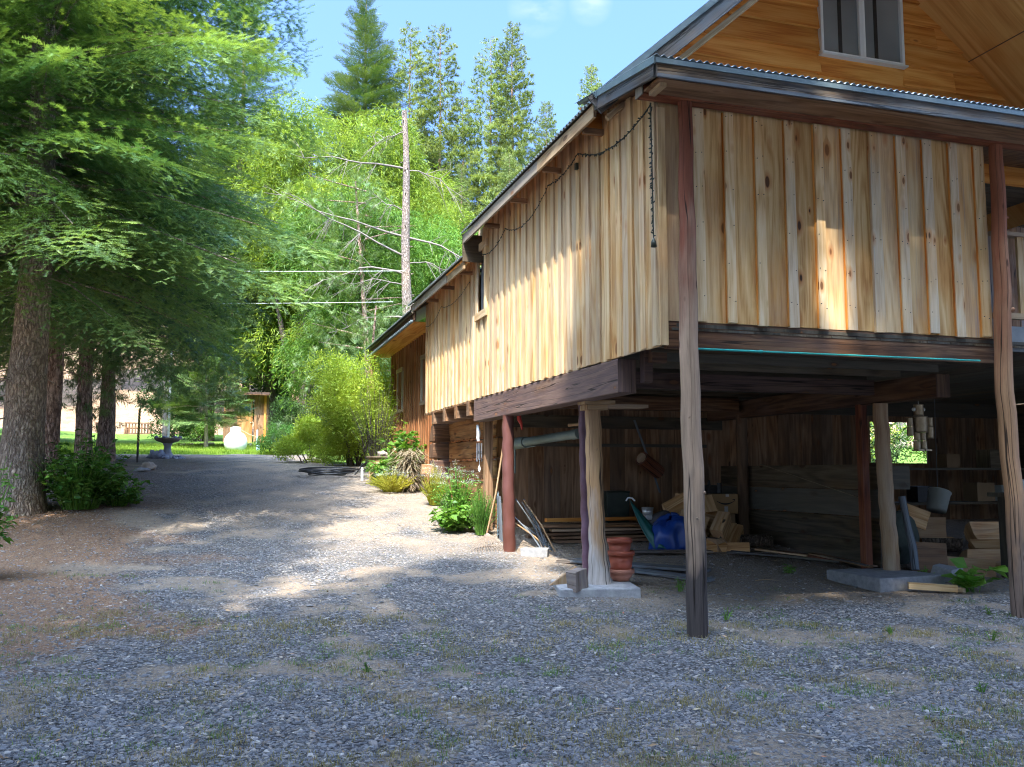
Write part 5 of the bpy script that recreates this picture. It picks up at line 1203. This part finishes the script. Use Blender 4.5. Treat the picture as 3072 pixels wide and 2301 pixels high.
def pine_bough(ntw,nt,tf,seed,sz=.10,droop=.1):
    r=np.random.default_rng(seed); T=[];D=[];S=[];Rn=[]
    for i in range(ntw):
        s=.25+.75*(i+r.random())/ntw; l=(.42*(1-s)**.6+.06)*r.uniform(.6,1.2); sd=r.choice([-1,1]); a=R(48)*sd; p0=np.array([s,0,.06*s-droop*s*s]); d0=np.array([math.cos(a),math.sin(a),r.normal(.1,.2)])
        for j in range(nt):
            t=(j+1)/nt; T.append(p0+d0*l*t+r.normal(0,.012,3)); D.append(d0+r.normal(0,.45,3)); S.append(sz*r.uniform(.75,1.25)); Rn.append(r.random()*.5+.4*t)
    T.append([1,0,.06-droop]);D.append([1,0,.1]);S.append(sz*1.2);Rn.append(.8)
    V,F,ow=inst(tf[0],tf[1],np.array(T),basis(np.array(D,float)),np.array(S)); return V,F,np.array(Rn)[ow]
TUN=tuft(34,1.0,.014,1); TUF=tuft(9,1.0,.07,2); TUM=tuft(18,1.0,.028,5)
P_near=[pine_bough(14,4,TUN,s,sz=.085) for s in (1,2,3)]
P_far=[pine_bough(8,3,TUF,s,sz=.17) for s in (4,5,6)]
f2=conifer('pine_tree','second tree of the left row, pine with pinkish flaking bark behind the green shrub','tree',TL(-3.22,18.9),12.5,.175,4.0,3.3,.42,BARK_P,FIR,B_near,perwhorl=7,el0=-.3,el1=.4,dead=14,seed=12,shape=.6)
f3=dup(f2,TL(-3.03,21.9,.1),R(140),1.0,'third tree of the left row, grey banded trunk with a white spot','','tree'); f3.pop('group',None)
pn=conifer('pine_tree','fourth tree of the left row, long needled pine hanging low over the wooden post','tree',TL(-2.95,24.6),8.5,.22,2.9,2.9,.40,BARK_P,PINEN,[pine_bough(16,4,TUM,s,sz=.075,droop=.34) for s in (21,22)],perwhorl=8,el0=-.35,el1=.5,dead=6,seed=13,shape=.55,flare=1.2)
f5=dup(f1,TL(-8.2,20.5),R(200),1.2,'big fir standing further left behind the nearest fir','','tree'); f5.pop('group',None)
f6=dup(f2,TL(-9.5,27.0),R(60),1.0,'fir deep in the shade left of the wooden post','','tree'); f6.pop('group',None)
f7=dup(f1,TL(-8.5,36.0),R(20),1.25,'tall fir behind the left row, its crown reaching the gap of sky','','tree'); f7.pop('group',None)
f8=conifer('fir_tree','dark fir with reddish tips rising above the willow at the left of the sky gap','tree',TL(.2,44),22.6,.30,5,2.3,.55,BARK_P,SPRUCE,B_mid,perwhorl=7,el0=-.1,el1=.6,seed=15,shape=.55)
# --- spruce and pines against the sky
sp1=conifer('spruce_tree','tall dense pointed spruce standing against the sky behind the willow','tree',(8.35,60.3,3.6),31,.5,8,4.1,.62,BARK_F,SPRUCE,B_mid,perwhorl=9,el0=-.1,el1=.75,seed=16,shape=.72,lmin=.5)
pf=conifer('tall_pine','slender sunlit pine, second from the left of the far pines against the sky','tree',(13.3,58.7,3.4),29,.26,5,2.5,.62,BARK_P,PINEF,P_far,perwhorl=6,el0=-.05,el1=.6,seed=17,shape=.6,lmin=.5)
pf2=conifer('tall_pine','tallest slender pine against the sky, just left of the roof corner','tree',(18.05,57.2,3.4),29.2,.26,4,2.7,.55,BARK_P,PINEF,P_far,perwhorl=7,el0=.05,el1=.8,seed=18,shape=.7,lmin=.45)
def pine_at(src,x,y,top,rz,label,name=None):
    z=float(np.interp(y,PX,PZ)); hs={pf.name:29.0,pf2.name:29.2,sp1.name:31.0}[src.name]; s=(top-z)/hs
    q=dup(src,(x,y,z),R(rz),s,label); 
    q.pop('group',None)
    return q
pine_at(pf,11.3,59.3,32.4,70,'leftmost of the slender far pines, beside the dense spruce')
pine_at(pf,16.65,57.7,31.5,200,'blunt topped far pine just left of the tallest pine')
pine_at(pf2,23.3,55.6,29.5,120,'lone pine top showing just above the corrugated eave')
pine_at(pf2,20.3,56.5,26.9,250,'short pine to the right of the tallest pine, beside the eave')
pine_at(pf,14.8,58.2,27.2,310,'lower pine between the slender far pines')
pine_at(pf2,15.6,50.0,20.5,10,'sunlit pine in front of the far pines, beside the eave')
pine_at(pf,17.8,48.0,17.5,80,'bushy low pine directly behind the eave')
pine_at(pf2,12.4,49.0,19.0,160,'sunlit pine behind the bare trunk')
pine_at(pf,10.2,52.0,22.0,260,'pine filling the gap right of the willow top')
pine_at(pf2,13.8,44.5,14.0,60,'low pine in front of the slender pines')
pine_at(pf,11.8,42.0,12.8,20,'small pine just right of the bare trunk')
# --- foliage masses made of leaves
leaf=np.array([(0,0,0),(.45,-.17,.05),(1,0,-.05),(.45,.17,.05)]); leafF=np.array([(0,1,2),(0,2,3)])
wleaf=np.array([(0,0,0),(.4,-.085,.03),(1,0,-.12),(.4,.085,.03)])
def leaf_cloud(centres,radii,n,size,T=leaf,up=.3,hang=0,surf=.55,seed=0):
    """leaves spread through clumps, denser towards each clump's outside"""
    r=np.random.default_rng(seed); c=np.array(centres,float); q=np.array(radii,float); w=q[:,0]*q[:,1]+q[:,0]*q[:,2]; k=r.choice(len(c),n,p=w/w.sum())
    d=norm(r.normal(0,1,(n,3))); rad=(surf+(1-surf)*r.random(n))*(1+.10*r.normal(0,1,n)); P=c[k]+d*q[k]*rad[:,None]
    dd=norm(d+r.normal(0,.9,(n,3))+np.array([0,0,-hang])); M=basis(dd,roll=r.random(n)*6.28); S=size*r.uniform(.55,1.35,n)
    V,F,ow=inst(T,leafF,P,M,S); rn=np.clip(.5+.28*r.normal(0,1,n)+.25*(r.random(len(c))[k]-.5),0,1); return V,F,rn[ow]
def strands(centres,radii,n,L,size,per,seed=0):
    """hanging willow switches with long leaves"""
    r=np.random.default_rng(seed); c=np.array(centres,float); q=np.array(radii,float); w=q[:,0]*q[:,2]; k=r.choice(len(c),n,p=w/w.sum())
    d=norm(r.normal(0,1,(n,3))); d[:,2]=np.abs(d[:,2])*.9-.25; P0=c[k]+norm(d)*q[k]*(.75+.3*r.random(n))[:,None]; out=norm(d*np.array([1,1,0])+1e-3)
    t=np.linspace(0,1,per); l=L*r.uniform(.5,1.3,n)
    P=P0[:,None,:]+out[:,None,:]*(l[:,None,None]*.45*(t*(1.2-.5*t))[None,:,None])+np.array([0,0,1.0])*(l[:,None,None]*(.25*t-1.0*t*t)[None,:,None]); P=P.reshape(-1,3)+r.normal(0,.03,(n*per,3))
    dd=norm(np.repeat(out,per,0)*.6+r.normal(0,.55,(n*per,3))+np.array([0,0,-.55])); M=basis(dd,roll=r.random(n*per)*6.28)
    V,F,ow=inst(wleaf,leafF,P,M,size*r.uniform(.6,1.3,n*per)); rn=np.repeat(np.clip(.5+.28*r.normal(0,1,n),0,1),per)*.7+.3*r.random(n*per); return V,F,rn[ow]
def cat_np(*a):
    Vs=[];Fs=[];Rs=[];b=0
    for V,F,Q in a: Vs.append(V);Fs.append(F+b);Rs.append(Q);b+=len(V)
    return np.concatenate(Vs),np.concatenate(Fs),np.concatenate(Rs)
def clumps(n,c,r,cr,seed,flat=.8,top=0):
    q=np.random.default_rng(seed); C=[];Rr=[]
    for i in range(n):
        d=norm(q.normal(0,1,3)); d=d*q.uniform(.45,.95); C.append((c[0]+d[0]*r[0],c[1]+d[1]*r[1],c[2]+d[2]*r[2])); s=cr*q.uniform(.6,1.3); Rr.append((s,s,s*flat))
    return C,Rr
def broad(name,label,cat,loc,parts,bark,leafm,stems=None,group=None):
    t=thing(name,label,cat,loc,0,group); V,F,Rn=cat_np(*parts); mesh_np('crown' if stems else 'foliage',V,F,leafm,t,rnd=Rn)
    if stems:
        m=MB()
        for pts,rad in stems: m.tube([tuple(Vector(p)+Vector(loc)) for p in pts],rad,10,wob=.08,seed=len(m.v)%13)
        m.build('trunk',bark,t)
    return t
C1,R1=clumps(46,(0,0,10.5),(3.0,2.8,5.9),1.05,31); C1b,R1b=clumps(14,(0,0,5.2),(3.3,3,2.2),1.1,32)
wst=[([(0,0,-.3),(.1,0,2.2),(-.2,.1,4.6),(.1,0,8),(0,0,13)],[.42,.36,.27,.16,.04]),([(.05,0,1.6),(.8,0,3.5),(1.3,.2,6),(1.6,.2,9)],[.24,.19,.13,.04]),([(0,0,2.0),(-.9,.1,4.2),(-1.5,-.1,7)],[.2,.14,.05])]
wl=broad('willow_tree','big bright yellow green willow with dark forked trunk right of the shed','tree',TL(3.2,40.6),[leaf_cloud(C1,R1,26000,.24,wleaf,seed=1,hang=.5),strands(C1+C1b,R1+R1b,2300,1.9,.26,12,seed=2)],BARK_W,WILL,wst)
q=dup(wl,TL(7.4,43.5),R(120),1.0,'bright willow behind the bare trunk, right of the forked one'); 
q=dup(wl,TL(-1.0,46.5),R(230),1.0,'yellow green willow between the conifers and the sky gap')
C2,R2=clumps(40,(0,0,6),(3.1,2.7,4.5),.95,33)
wd=broad('willow_tree','mid green willow with dense hanging leaves behind the overhead wires','tree',TL(4.6,35.5),[leaf_cloud(C2,R2,18000,.21,wleaf,seed=5,hang=.7),strands(C2,R2,2200,1.5,.23,12,seed=6)],BARK_W,WILD,[([(0,0,-.3),(0,0,2),(.2,0,5),(0,0,9)],[.26,.2,.14,.04])])
q=dup(wd,TL(8.2,37.5),R(90),.95,'mid green willow right of the bare trunk'); q=dup(wd,TL(1.9,44.8,.5),R(40),1.15,'mid green willow behind the shed')
# --- the bare pine trunk with dead limbs
t=thing('dead_pine','topped pine trunk with long bare pale limbs rising behind the roof','dead tree',TL(5.85,29.7))
base=Vector(t.location); m=MB(); K=16; P=[];Q=[]
for i in range(K+1):
    s=i/K; P.append(base+Vector((-.40*s+.05*math.sin(s*9),.0,-.2+12.05*s))); Q.append(.235-.15*s)
m.tube(P,Q,14,wob=.10,seed=4); 
for i in range(46):
    s=random.uniform(.3,1); a=random.uniform(0,6.28); p=base+Vector((-.40*s,0,-.2+12.05*s)); d=Vector((math.cos(a),math.sin(a),.2)); m.tube([p+d*(.2-.12*s),p+d*(.27-.1*s)],[.025,.008],5,cap=False)
m.build('trunk',BARK_D2,t)
rr=random.Random(5)
Rx=Vector((.954,-.301,0)); Fx=Vector((.301,.954,0))
def limb(zt,side,L,rise,bend,twigs=8,r0=.05):
    m=MB(); s=(zt-base.z)/12; p0=Vector((base.x-.40*s,base.y,zt)); P=[];Q=[]
    dirv=(Rx*side+Fx*rr.uniform(-.35,.1)).normalized()
    for k in range(9):
        f=k/8; P.append(p0+dirv*L*f+Vector((0,0,rise*f+bend*f*f))+Vector((0,0,.10*math.sin(k*1.7+zt)))*f); Q.append(r0*(1-.82*f))
    m.tube(P,Q,7)
    for k in range(twigs):
        f=rr.uniform(.3,1); i=int(f*8); p=P[min(i,8)]; up=rr.choice((-1,-1,1)); d=(dirv*rr.uniform(.2,.9)+Vector((0,0,up*rr.uniform(.3,.9)))+Fx*rr.uniform(-.4,.4)).normalized(); l=rr.uniform(.35,1.1)
        a=p+d*l*.5+Vector((0,0,-.08*l)); b=p+d*l+Vector((0,0,-.25*l)); m.tube([p,a,b],[.011,.008,.003],5,cap=False)
        e=(d+dirv*rr.uniform(-.8,.8)).normalized(); m.tube([a,a+e*l*.4],[.007,.002],4,cap=False)
    o=m.build('limb',BARK_D,t); return P
tips=[]
for a in ((11.3,-1,3.9,.6,-.2),(11.2,1,1.9,.35,-1.4),(8.9,-1,4.9,1.4,.25),(8.2,-1,4.2,1.9,.1),(8.9,1,3.1,-.5,-1.0),(7.6,-1,3.2,1.2,-1.9),(8.0,1,1.8,.3,-.9),(7.2,-1,2.4,.8,-1.0),(6.6,1,2.2,.2,-1.0),(6.1,-1,2.7,.6,-1.2),(12.6,-1,1.1,-.4,-.1),(5.6,1,1.7,.5,-.9),(9.8,-1,1.3,.5,0)):
    Pq=limb(a[0]+.55,a[1],a[2],a[3],a[4],twigs=12,r0=.042 if a[2]>2.5 else .026); tips+=[Pq[8],Pq[7],Pq[5],Pq[6]]
# pine sprays: pale long needles around the bare trunk
def spray_tree(name,label,loc,pts,sz,per,spread,leafm=PINEN,seed=0,trunk=None):
    t=thing(name,label,'tree',loc); r=np.random.default_rng(seed); P=np.repeat(np.array([tuple(p) for p in pts]),per,0); P=P+r.normal(0,spread,P.shape)-np.array(loc)
    D=r.normal(0,1,P.shape)+np.array([0,0,.25]); V,F,ow=inst(TUN[0],TUN[1],P,basis(D),sz*r.uniform(.7,1.2,len(P))); mesh_np('crown',V,F,leafm,t,rnd=r.random(len(P))[ow]*.8+.1)
    m=MB(); 
    for pq in trunk or []: m.tube(pq[0],pq[1],8)
    if trunk: m.build('trunk',BARK_P,t)
    return t
pl=TL(5.0,32.5); tt=[]
for k in range(115):
    a=random.uniform(0,6.28); z=random.uniform(2.2,10.8); rr_=2.6*(1-.05*z)*random.uniform(.35,1); tt.append((pl[0]-.9+rr_*math.cos(a),pl[1]+rr_*math.sin(a)*.7,pl[2]+z))
spray_tree('young_pine','wispy pale needled pine mixed with the bare limbs',pl,tt+[tuple(q) for q in tips if q.x<4.8],.30,7,.33,seed=3,trunk=[([Vector(pl),Vector(pl)+Vector((-.3,0,4)),Vector(pl)+Vector((-.8,0,10))],[.14,.1,.03])]+[([Vector((pl[0]-.4,pl[1],pl[2]+z)),Vector((pl[0]-.4+2*math.cos(z*2.3),pl[1]+1.4*math.sin(z*2.3),pl[2]+z+.3))],[.035,.01]) for z in np.arange(2,10,.45)])
pl=TL(3.6,25.2); tt=[]
for k in range(95):
    a=random.uniform(0,6.28); z=random.uniform(.4,4.3); rr_=2.3*(1-.16*z)*random.uniform(.3,1); tt.append((pl[0]+rr_*math.cos(a)+.25*z-.6,pl[1]+rr_*math.sin(a)*.8,pl[2]+z))
spray_tree('young_pine','young pine with bright long needles behind the big bush',pl,tt,.26,8,.22,seed=4,trunk=[([Vector(pl),Vector(pl)+Vector((.3,0,4.4))],[.09,.02])])
# --- small spruce on the lawn
conifer('small_spruce','small tiered spruce with a bare pale trunk standing on the lawn','tree',TL(-.8,35.3),3.5,.085,1.05,1.45,.24,simple('pale_trunk',(.30,.24,.17),(.45,.38,.28),.8,scale=9,bump=.5),SPRUCE,[bough(13,.055,SPM,s,sp=.10,L2=.34,droop=.12) for s in (31,32)],perwhorl=8,el0=-.05,el1=.6,seed=21,shape=.62,lmin=.12,limbr=.02,flare=1.1)
C3,R3=clumps(12,(0,0,1.3),(.35,.35,1.2),.35,41); broad('column_shrub','dark columnar evergreen shrub left of the small spruce','shrub',TL(-1.75,39.5),[leaf_cloud(C3,R3,7000,.09,seed=8)],None,DGRN)
# --- shrubs
def bush(name,label,loc,r,n,size,leafm,seed,nc=18,cr=.4,cat='bush',group=None,stems=6):
    C,Q=clumps(nc,(0,0,r[2]),(r[0]*.8,r[1]*.8,r[2]*.85),cr,seed); t=broad(name,label,cat,loc,[leaf_cloud(C,Q,n,size,seed=seed,surf=.4)],None,leafm,group=group)
    m=MB(); q=random.Random(seed)
    for k in range(stems): c=C[k%len(C)]; m.tube([Vector(loc)+Vector((q.uniform(-.15,.15)*r[0],q.uniform(-.15,.15)*r[1],-.05)),Vector(loc)+Vector((c[0]*.5,c[1]*.5,c[2]*.55)),Vector(loc)+Vector(c)],[.022*r[0]+.004,.014*r[0]+.003,.004],5,cap=False)
    m.build('stems',BARK_W,t); return t
bush('big_bush','big yellow green bush in full sun beside the drive in front of the rear wing',TL(3.0,22.2,-.5),(1.4,1.3,1.85),44000,.07,YEL,51,46,.48,stems=12)
bush('big_bush','shorter yellow green bush merging with the left side of the big one',TL(2.1,24.0,-.35),(1.0,.9,.85),14000,.07,YEL,52,16,.34)
bush('round_shrub','low round green shrub on the lawn between the tank and the big bush',TL(1.7,29.8),(.85,.8,.5),7000,.07,MAPLE,53,14,.3)
bush('round_shrub','dark shrub at the right side of the shed',TL(2.4,38.5),(.9,.8,1.2),6000,.09,DGRN,54,14,.4)
bush('round_shrub','dark leafy shrub between the shed and the small spruce',TL(-1.2,41.5),(1.8,.9,.7),7000,.09,WILD,55,14,.4)
bush('round_shrub','sunlit pale shrub seen between the left trunks',TL(-10.5,38),(2.4,1.5,1.8),11000,.10,YEL,56,20,.6)
bush('round_shrub','sunlit yellow shrub low between the first two trunks',TL(-8.2,31),(1.6,1.2,1.3),8000,.09,YEL,57,16,.5)
def leaf_plant(name,label,loc,h,r,n,size,leafm,seed,cat='plant',T=leaf,droop=.4,stem=None,flower=None):
    t=thing(name,label,cat,loc); q=np.random.default_rng(seed); ns=max(5,n//10); A=q.random(ns)*6.28; rad=r*q.random(ns)**.6; H_=h*q.uniform(.45,1.0,ns)*(1-.35*rad/r)
    tips=np.stack([rad*np.cos(A),rad*np.sin(A),H_],1); base_=tips*np.array([.3,.3,0]); m=MB()
    for b_,e in zip(base_,tips): m.tube([Vector(loc)+Vector(b_),Vector(loc)+Vector((b_+e)/2*np.array([.8,.8,1.1])),Vector(loc)+Vector(e)],[.007,.005,.002],4,cap=False)
    m.build('stems',stem or HOSTA,t)
    k=q.integers(0,ns,n); f=q.uniform(.25,1,n); P=base_[k]*(1-f[:,None])+tips[k]*f[:,None]; a=q.random(n)*6.28; D=np.stack([np.cos(a),np.sin(a),q.normal(.15,.35,n)-droop*.2],1); M=basis(D,roll=q.normal(0,.35,n))
    V,F,ow=inst(T,leafF,P,M,size*q.uniform(.6,1.25,n)); mesh_np('leaves',V,F,leafm,t,rnd=q.random(n)[ow])
    if flower is not None:
        top=tips[H_>h*.6]; P=np.repeat(top,26,0)+q.normal(0,1,(len(top)*26,3))*np.array([.035,.035,.010]); V,F,ow=inst(leaf,leafF,P,basis(q.normal(0,1,P.shape)),.014*np.ones(len(P))); mesh_np('flowers',V,F,flower,t,rnd=q.random(len(P))[ow])
    return t
bigleaf=np.array([(0,0,0),(.45,-.34,.10),(1,0,-.16),(.45,.34,.10)])
leaf_plant('green_shrub','arching green maple like shrub between the two nearest left trunks',TL(-2.15,15.4),1.35,.85,1500,.12,MAPLE,61,'shrub',bigleaf)
leaf_plant('green_shrub','low arching branch of green leaves leaning out over the drive at left',TL(-1.65,15.7,-.05),.7,.55,500,.11,MAPLE,62,'shrub',bigleaf)
leaf_plant('green_shrub','green leafed sapling close to the camera at the left picture edge',TL(-2.55,10.9),1.9,.40,620,.10,MAPLE,63,'shrub',bigleaf)
leaf_plant('green_shrub','low green leaves at the very left edge below the sapling',TL(-2.75,10.2),.55,.4,420,.10,MAPLE,64,'shrub',bigleaf)
leaf_plant('green_weed','tall white flowered green weed growing before the rake and log wall',TL(3.45,13.75),1.05,.42,1300,.075,HOSTA,65,flower=WHITEF)
leaf_plant('green_weed','low broad leaved weed at the foot of the white flowered one',TL(3.30,13.35),.50,.40,420,.13,HOSTA,66,T=bigleaf)
leaf_plant('green_weed','feathery green weed close to the ribbed metal sheet',TL(3.62,13.0),.85,.25,1500,.035,MAPLE,67,flower=None)
leaf_plant('yellow_weed','bright yellow weed with white umbels before the dark log ends',TL(3.45,15.4),.80,.28,1500,.035,YWEED,68,flower=WHITEF,stem=YWEED)
leaf_plant('yellow_weed','sunlit yellow weed patch left of the other yellow weed',TL(3.0,17.0),.50,.55,1900,.04,YWEED,69,flower=WHITEF,stem=YWEED)
leaf_plant('green_weed','lush bright green perennials against the rear wing wall',TL(3.45,18.2),1.35,.42,900,.15,HOSTA,70,T=bigleaf)
leaf_plant('green_weed','low sunlit green perennials between the crate and the log ends',TL(3.1,18.3),.65,.5,700,.12,HOSTA,71,T=bigleaf)
leaf_plant('leggy_shrub','leggy shrub with bare whitish stems rising by the rear wing',TL(3.2,20.3),2.6,.75,900,.08,YEL,72,'shrub',stem=BARK_W)
leaf_plant('big_leaf_plant','big leaved green plant beside the foot of the right post',TL(8.0,8.2),.46,.22,34,.22,HOSTA,73,T=np.array([(0,0,0),(.45,-.48,.08),(1,0,-.12),(.45,.48,.08)]))
leaf_plant('green_weed','small green weed left of the big leaved plant',TL(7.95,8.9),.28,.12,90,.06,HOSTA,74)
leaf_plant('green_weed','small green seedling by the scrap boards on the earth floor',TL(6.65,9.75),.10,.12,60,.07,HOSTA,75)
leaf_plant('green_weed','green grassy tuft right of the concrete pad',TL(4.75,9.0),.3,.12,60,.05,HOSTA,76,T=wleaf)
for k,(x,y,s) in enumerate(((4.5,7.6,.16),(5.6,6.7,.10),(2.6,3.9,.07),(5.9,3.5,.10),(6.3,6.3,.14),(4.9,5.0,.09),(7.2,7.2,.12),(1.0,6.6,.09),(3.6,2.75,.10))):
    leaf_plant('gravel_weed','small green weed tuft growing out of the gravel',TL(x,y),s,s*.6,46,.035,WG,80+k,T=wleaf)['group']='weed tufts in the gravel'
leaf_plant('silver_weed','silvery grey leaved weed lying flat on the gravel, lower right',TL(2.75,3.6),.05,.20,150,.045,leafmat('silver_leaf',(.24,.30,.26),(.38,.43,.36),.1),95)
# dry stalk heap
t=thing('dry_grass_heap','heap of dead brown grass sagging beside the log ends','dry grass',TL(3.35,17.25)); q=np.random.default_rng(9); n_=2600
a=q.random(n_)*6.28; P=np.stack([.42*q.random(n_)*np.cos(a),.42*q.random(n_)*np.sin(a),.75*(1-q.random(n_)**.8)+.0],1); D=np.stack([np.cos(a),np.sin(a),q.normal(-.35,.3,n_)],1)
V,F,ow=inst(stick[0],stick[1],P,basis(D),.16*q.uniform(.5,1.3,n_)); mesh_np('stalks',V,F,DRYG,t,rnd=q.random(n_)[ow])
# lawn grass
x,y=visible_points(60000,29,41,1.0,-10,8); 
def grass_patch(n,x0,x1,y0,y1,h,name,label):
    x=rng.uniform(x0,x1,n); y=rng.uniform(y0,y1,n); k=np.array([zones(a,b)[1]>.5 and not(a>2.6 and b<23) for a,b in zip(x,y)]); x=x[k];y=y[k]; z=zfast(x,y); a=rng.random(len(x))*6.28
    V,F,ow=inst(blade[0],blade[1],np.stack([x,y,z],1),basis(np.stack([np.cos(a),np.sin(a),1.5+0*a],1)),h*rng.uniform(.5,1.3,len(x))); o=mesh_np(name,V,F,leafmat('lawn_blades',(.16,.28,.03),(.36,.45,.07),.4),rnd=rng.random(len(x))[ow]); o['kind']='stuff'; o['label']=label
grass_patch(34000,-6,4.5,29.3,37,.10,'lawn_grass','bright mown lawn grass beyond the drive')
# --- trees closing the view: hillside and flanks
BG=[]
def bg(src,x,y,s,rz,lab,grp,cat='tree'):
    q=dup(src,TL(x,y),R(rz),s,lab,grp,cat); BG.append(q); return q
for k,(x,y,s) in enumerate(((-24,62,.8),(-17,70,.85),(-30,50,.75),(-2,72,.8),(4,68,.72),(9,74,.8),(-9,80,.85),(16,72,.75),(24,70,.7),(31,64,.7),(38,60,.7),(1,60,.55),(45,52,.7),(13,64,.6),(20,64,.6))):
    bg(sp1,x,y,s,k*77,'tall conifer in the wood on the far hillside','conifers on the far hillside')
for k,(x,y,s) in enumerate(((-13,46,.8),(-19,42,.9),(-25,36,.9),(-15,30,.85),(-22,26,.9),(10.5,47,.85),(6.5,49,.9),(14.5,41,.75),(3,53,.9))):
    bg(wl,x,y,s,k*61,'broadleaved tree filling the edge of the garden','broadleaved trees round the garden')
for k,(x,y,s) in enumerate(((-12,20,1.0),(-11,27,.95),(-15,15,1.0))):
    bg(f2,x,y,s*1.4,k*97,'conifer in the grove behind the left row','conifers in the left grove')
DH=[]
for k,(x,y) in enumerate(((2,47),(5.5,46),(8.8,45.5),(12,44),(-2.5,47.5),(15.5,42),(7,41.5),(10.5,40))):
    if k==0: dh=bush('hill_thicket','dark thicket under the trees behind the shed',TL(x,y),(2.4,1.5,2.2),11000,.14,DGRN,90,22,.7,cat='thicket',group='dark thickets behind the shed')
    else: q=dup(dh,TL(x,y),R(k*50),1.0)
# bushes in the sun behind the open bay
bush('round_shrub','sunlit tangled shrub seen through the gap at the back of the dark bay',(13.2,18,.9),(2.2,1.2,1.3),9000,.09,YEL,58,20,.5)
bush('round_shrub','dark twiggy shrub close outside the gap of the bay',(11.8,14.6,1.0),(1.1,.4,.95),2600,.09,DGRN,61,26,.3,stems=26)
bush('round_shrub','green shrub behind the back wall of the bay',(16.5,17,.9),(1.8,1.2,1.2),6000,.09,WILD,59,16,.5)
# --- conifers behind the camera: they shade the foreground and the house front
def shade(src,x,y,s,rz,lab): 
    q=dup(src,(x,y,-.1),R(rz),s,lab,'conifers behind the camera','tree'); return q
for k,(src,x,y,s) in enumerate(((pf2,-4.2,-3.0,.85),(pf2,-1.2,-3.0,.95),(pf2,2.3,-3.7,1.0),(pf2,5.6,-3.2,.95),(pf2,9.4,-3.0,.9),(pf2,1.0,-8.0,1.1),(pf2,12.5,-4,1.0),(pf2,-6.6,4.6,.7),(pf2,-6.0,.6,.85))):
    shade(src,x,y,s,k*67+20,'tall tree standing behind the camera and shading the drive')
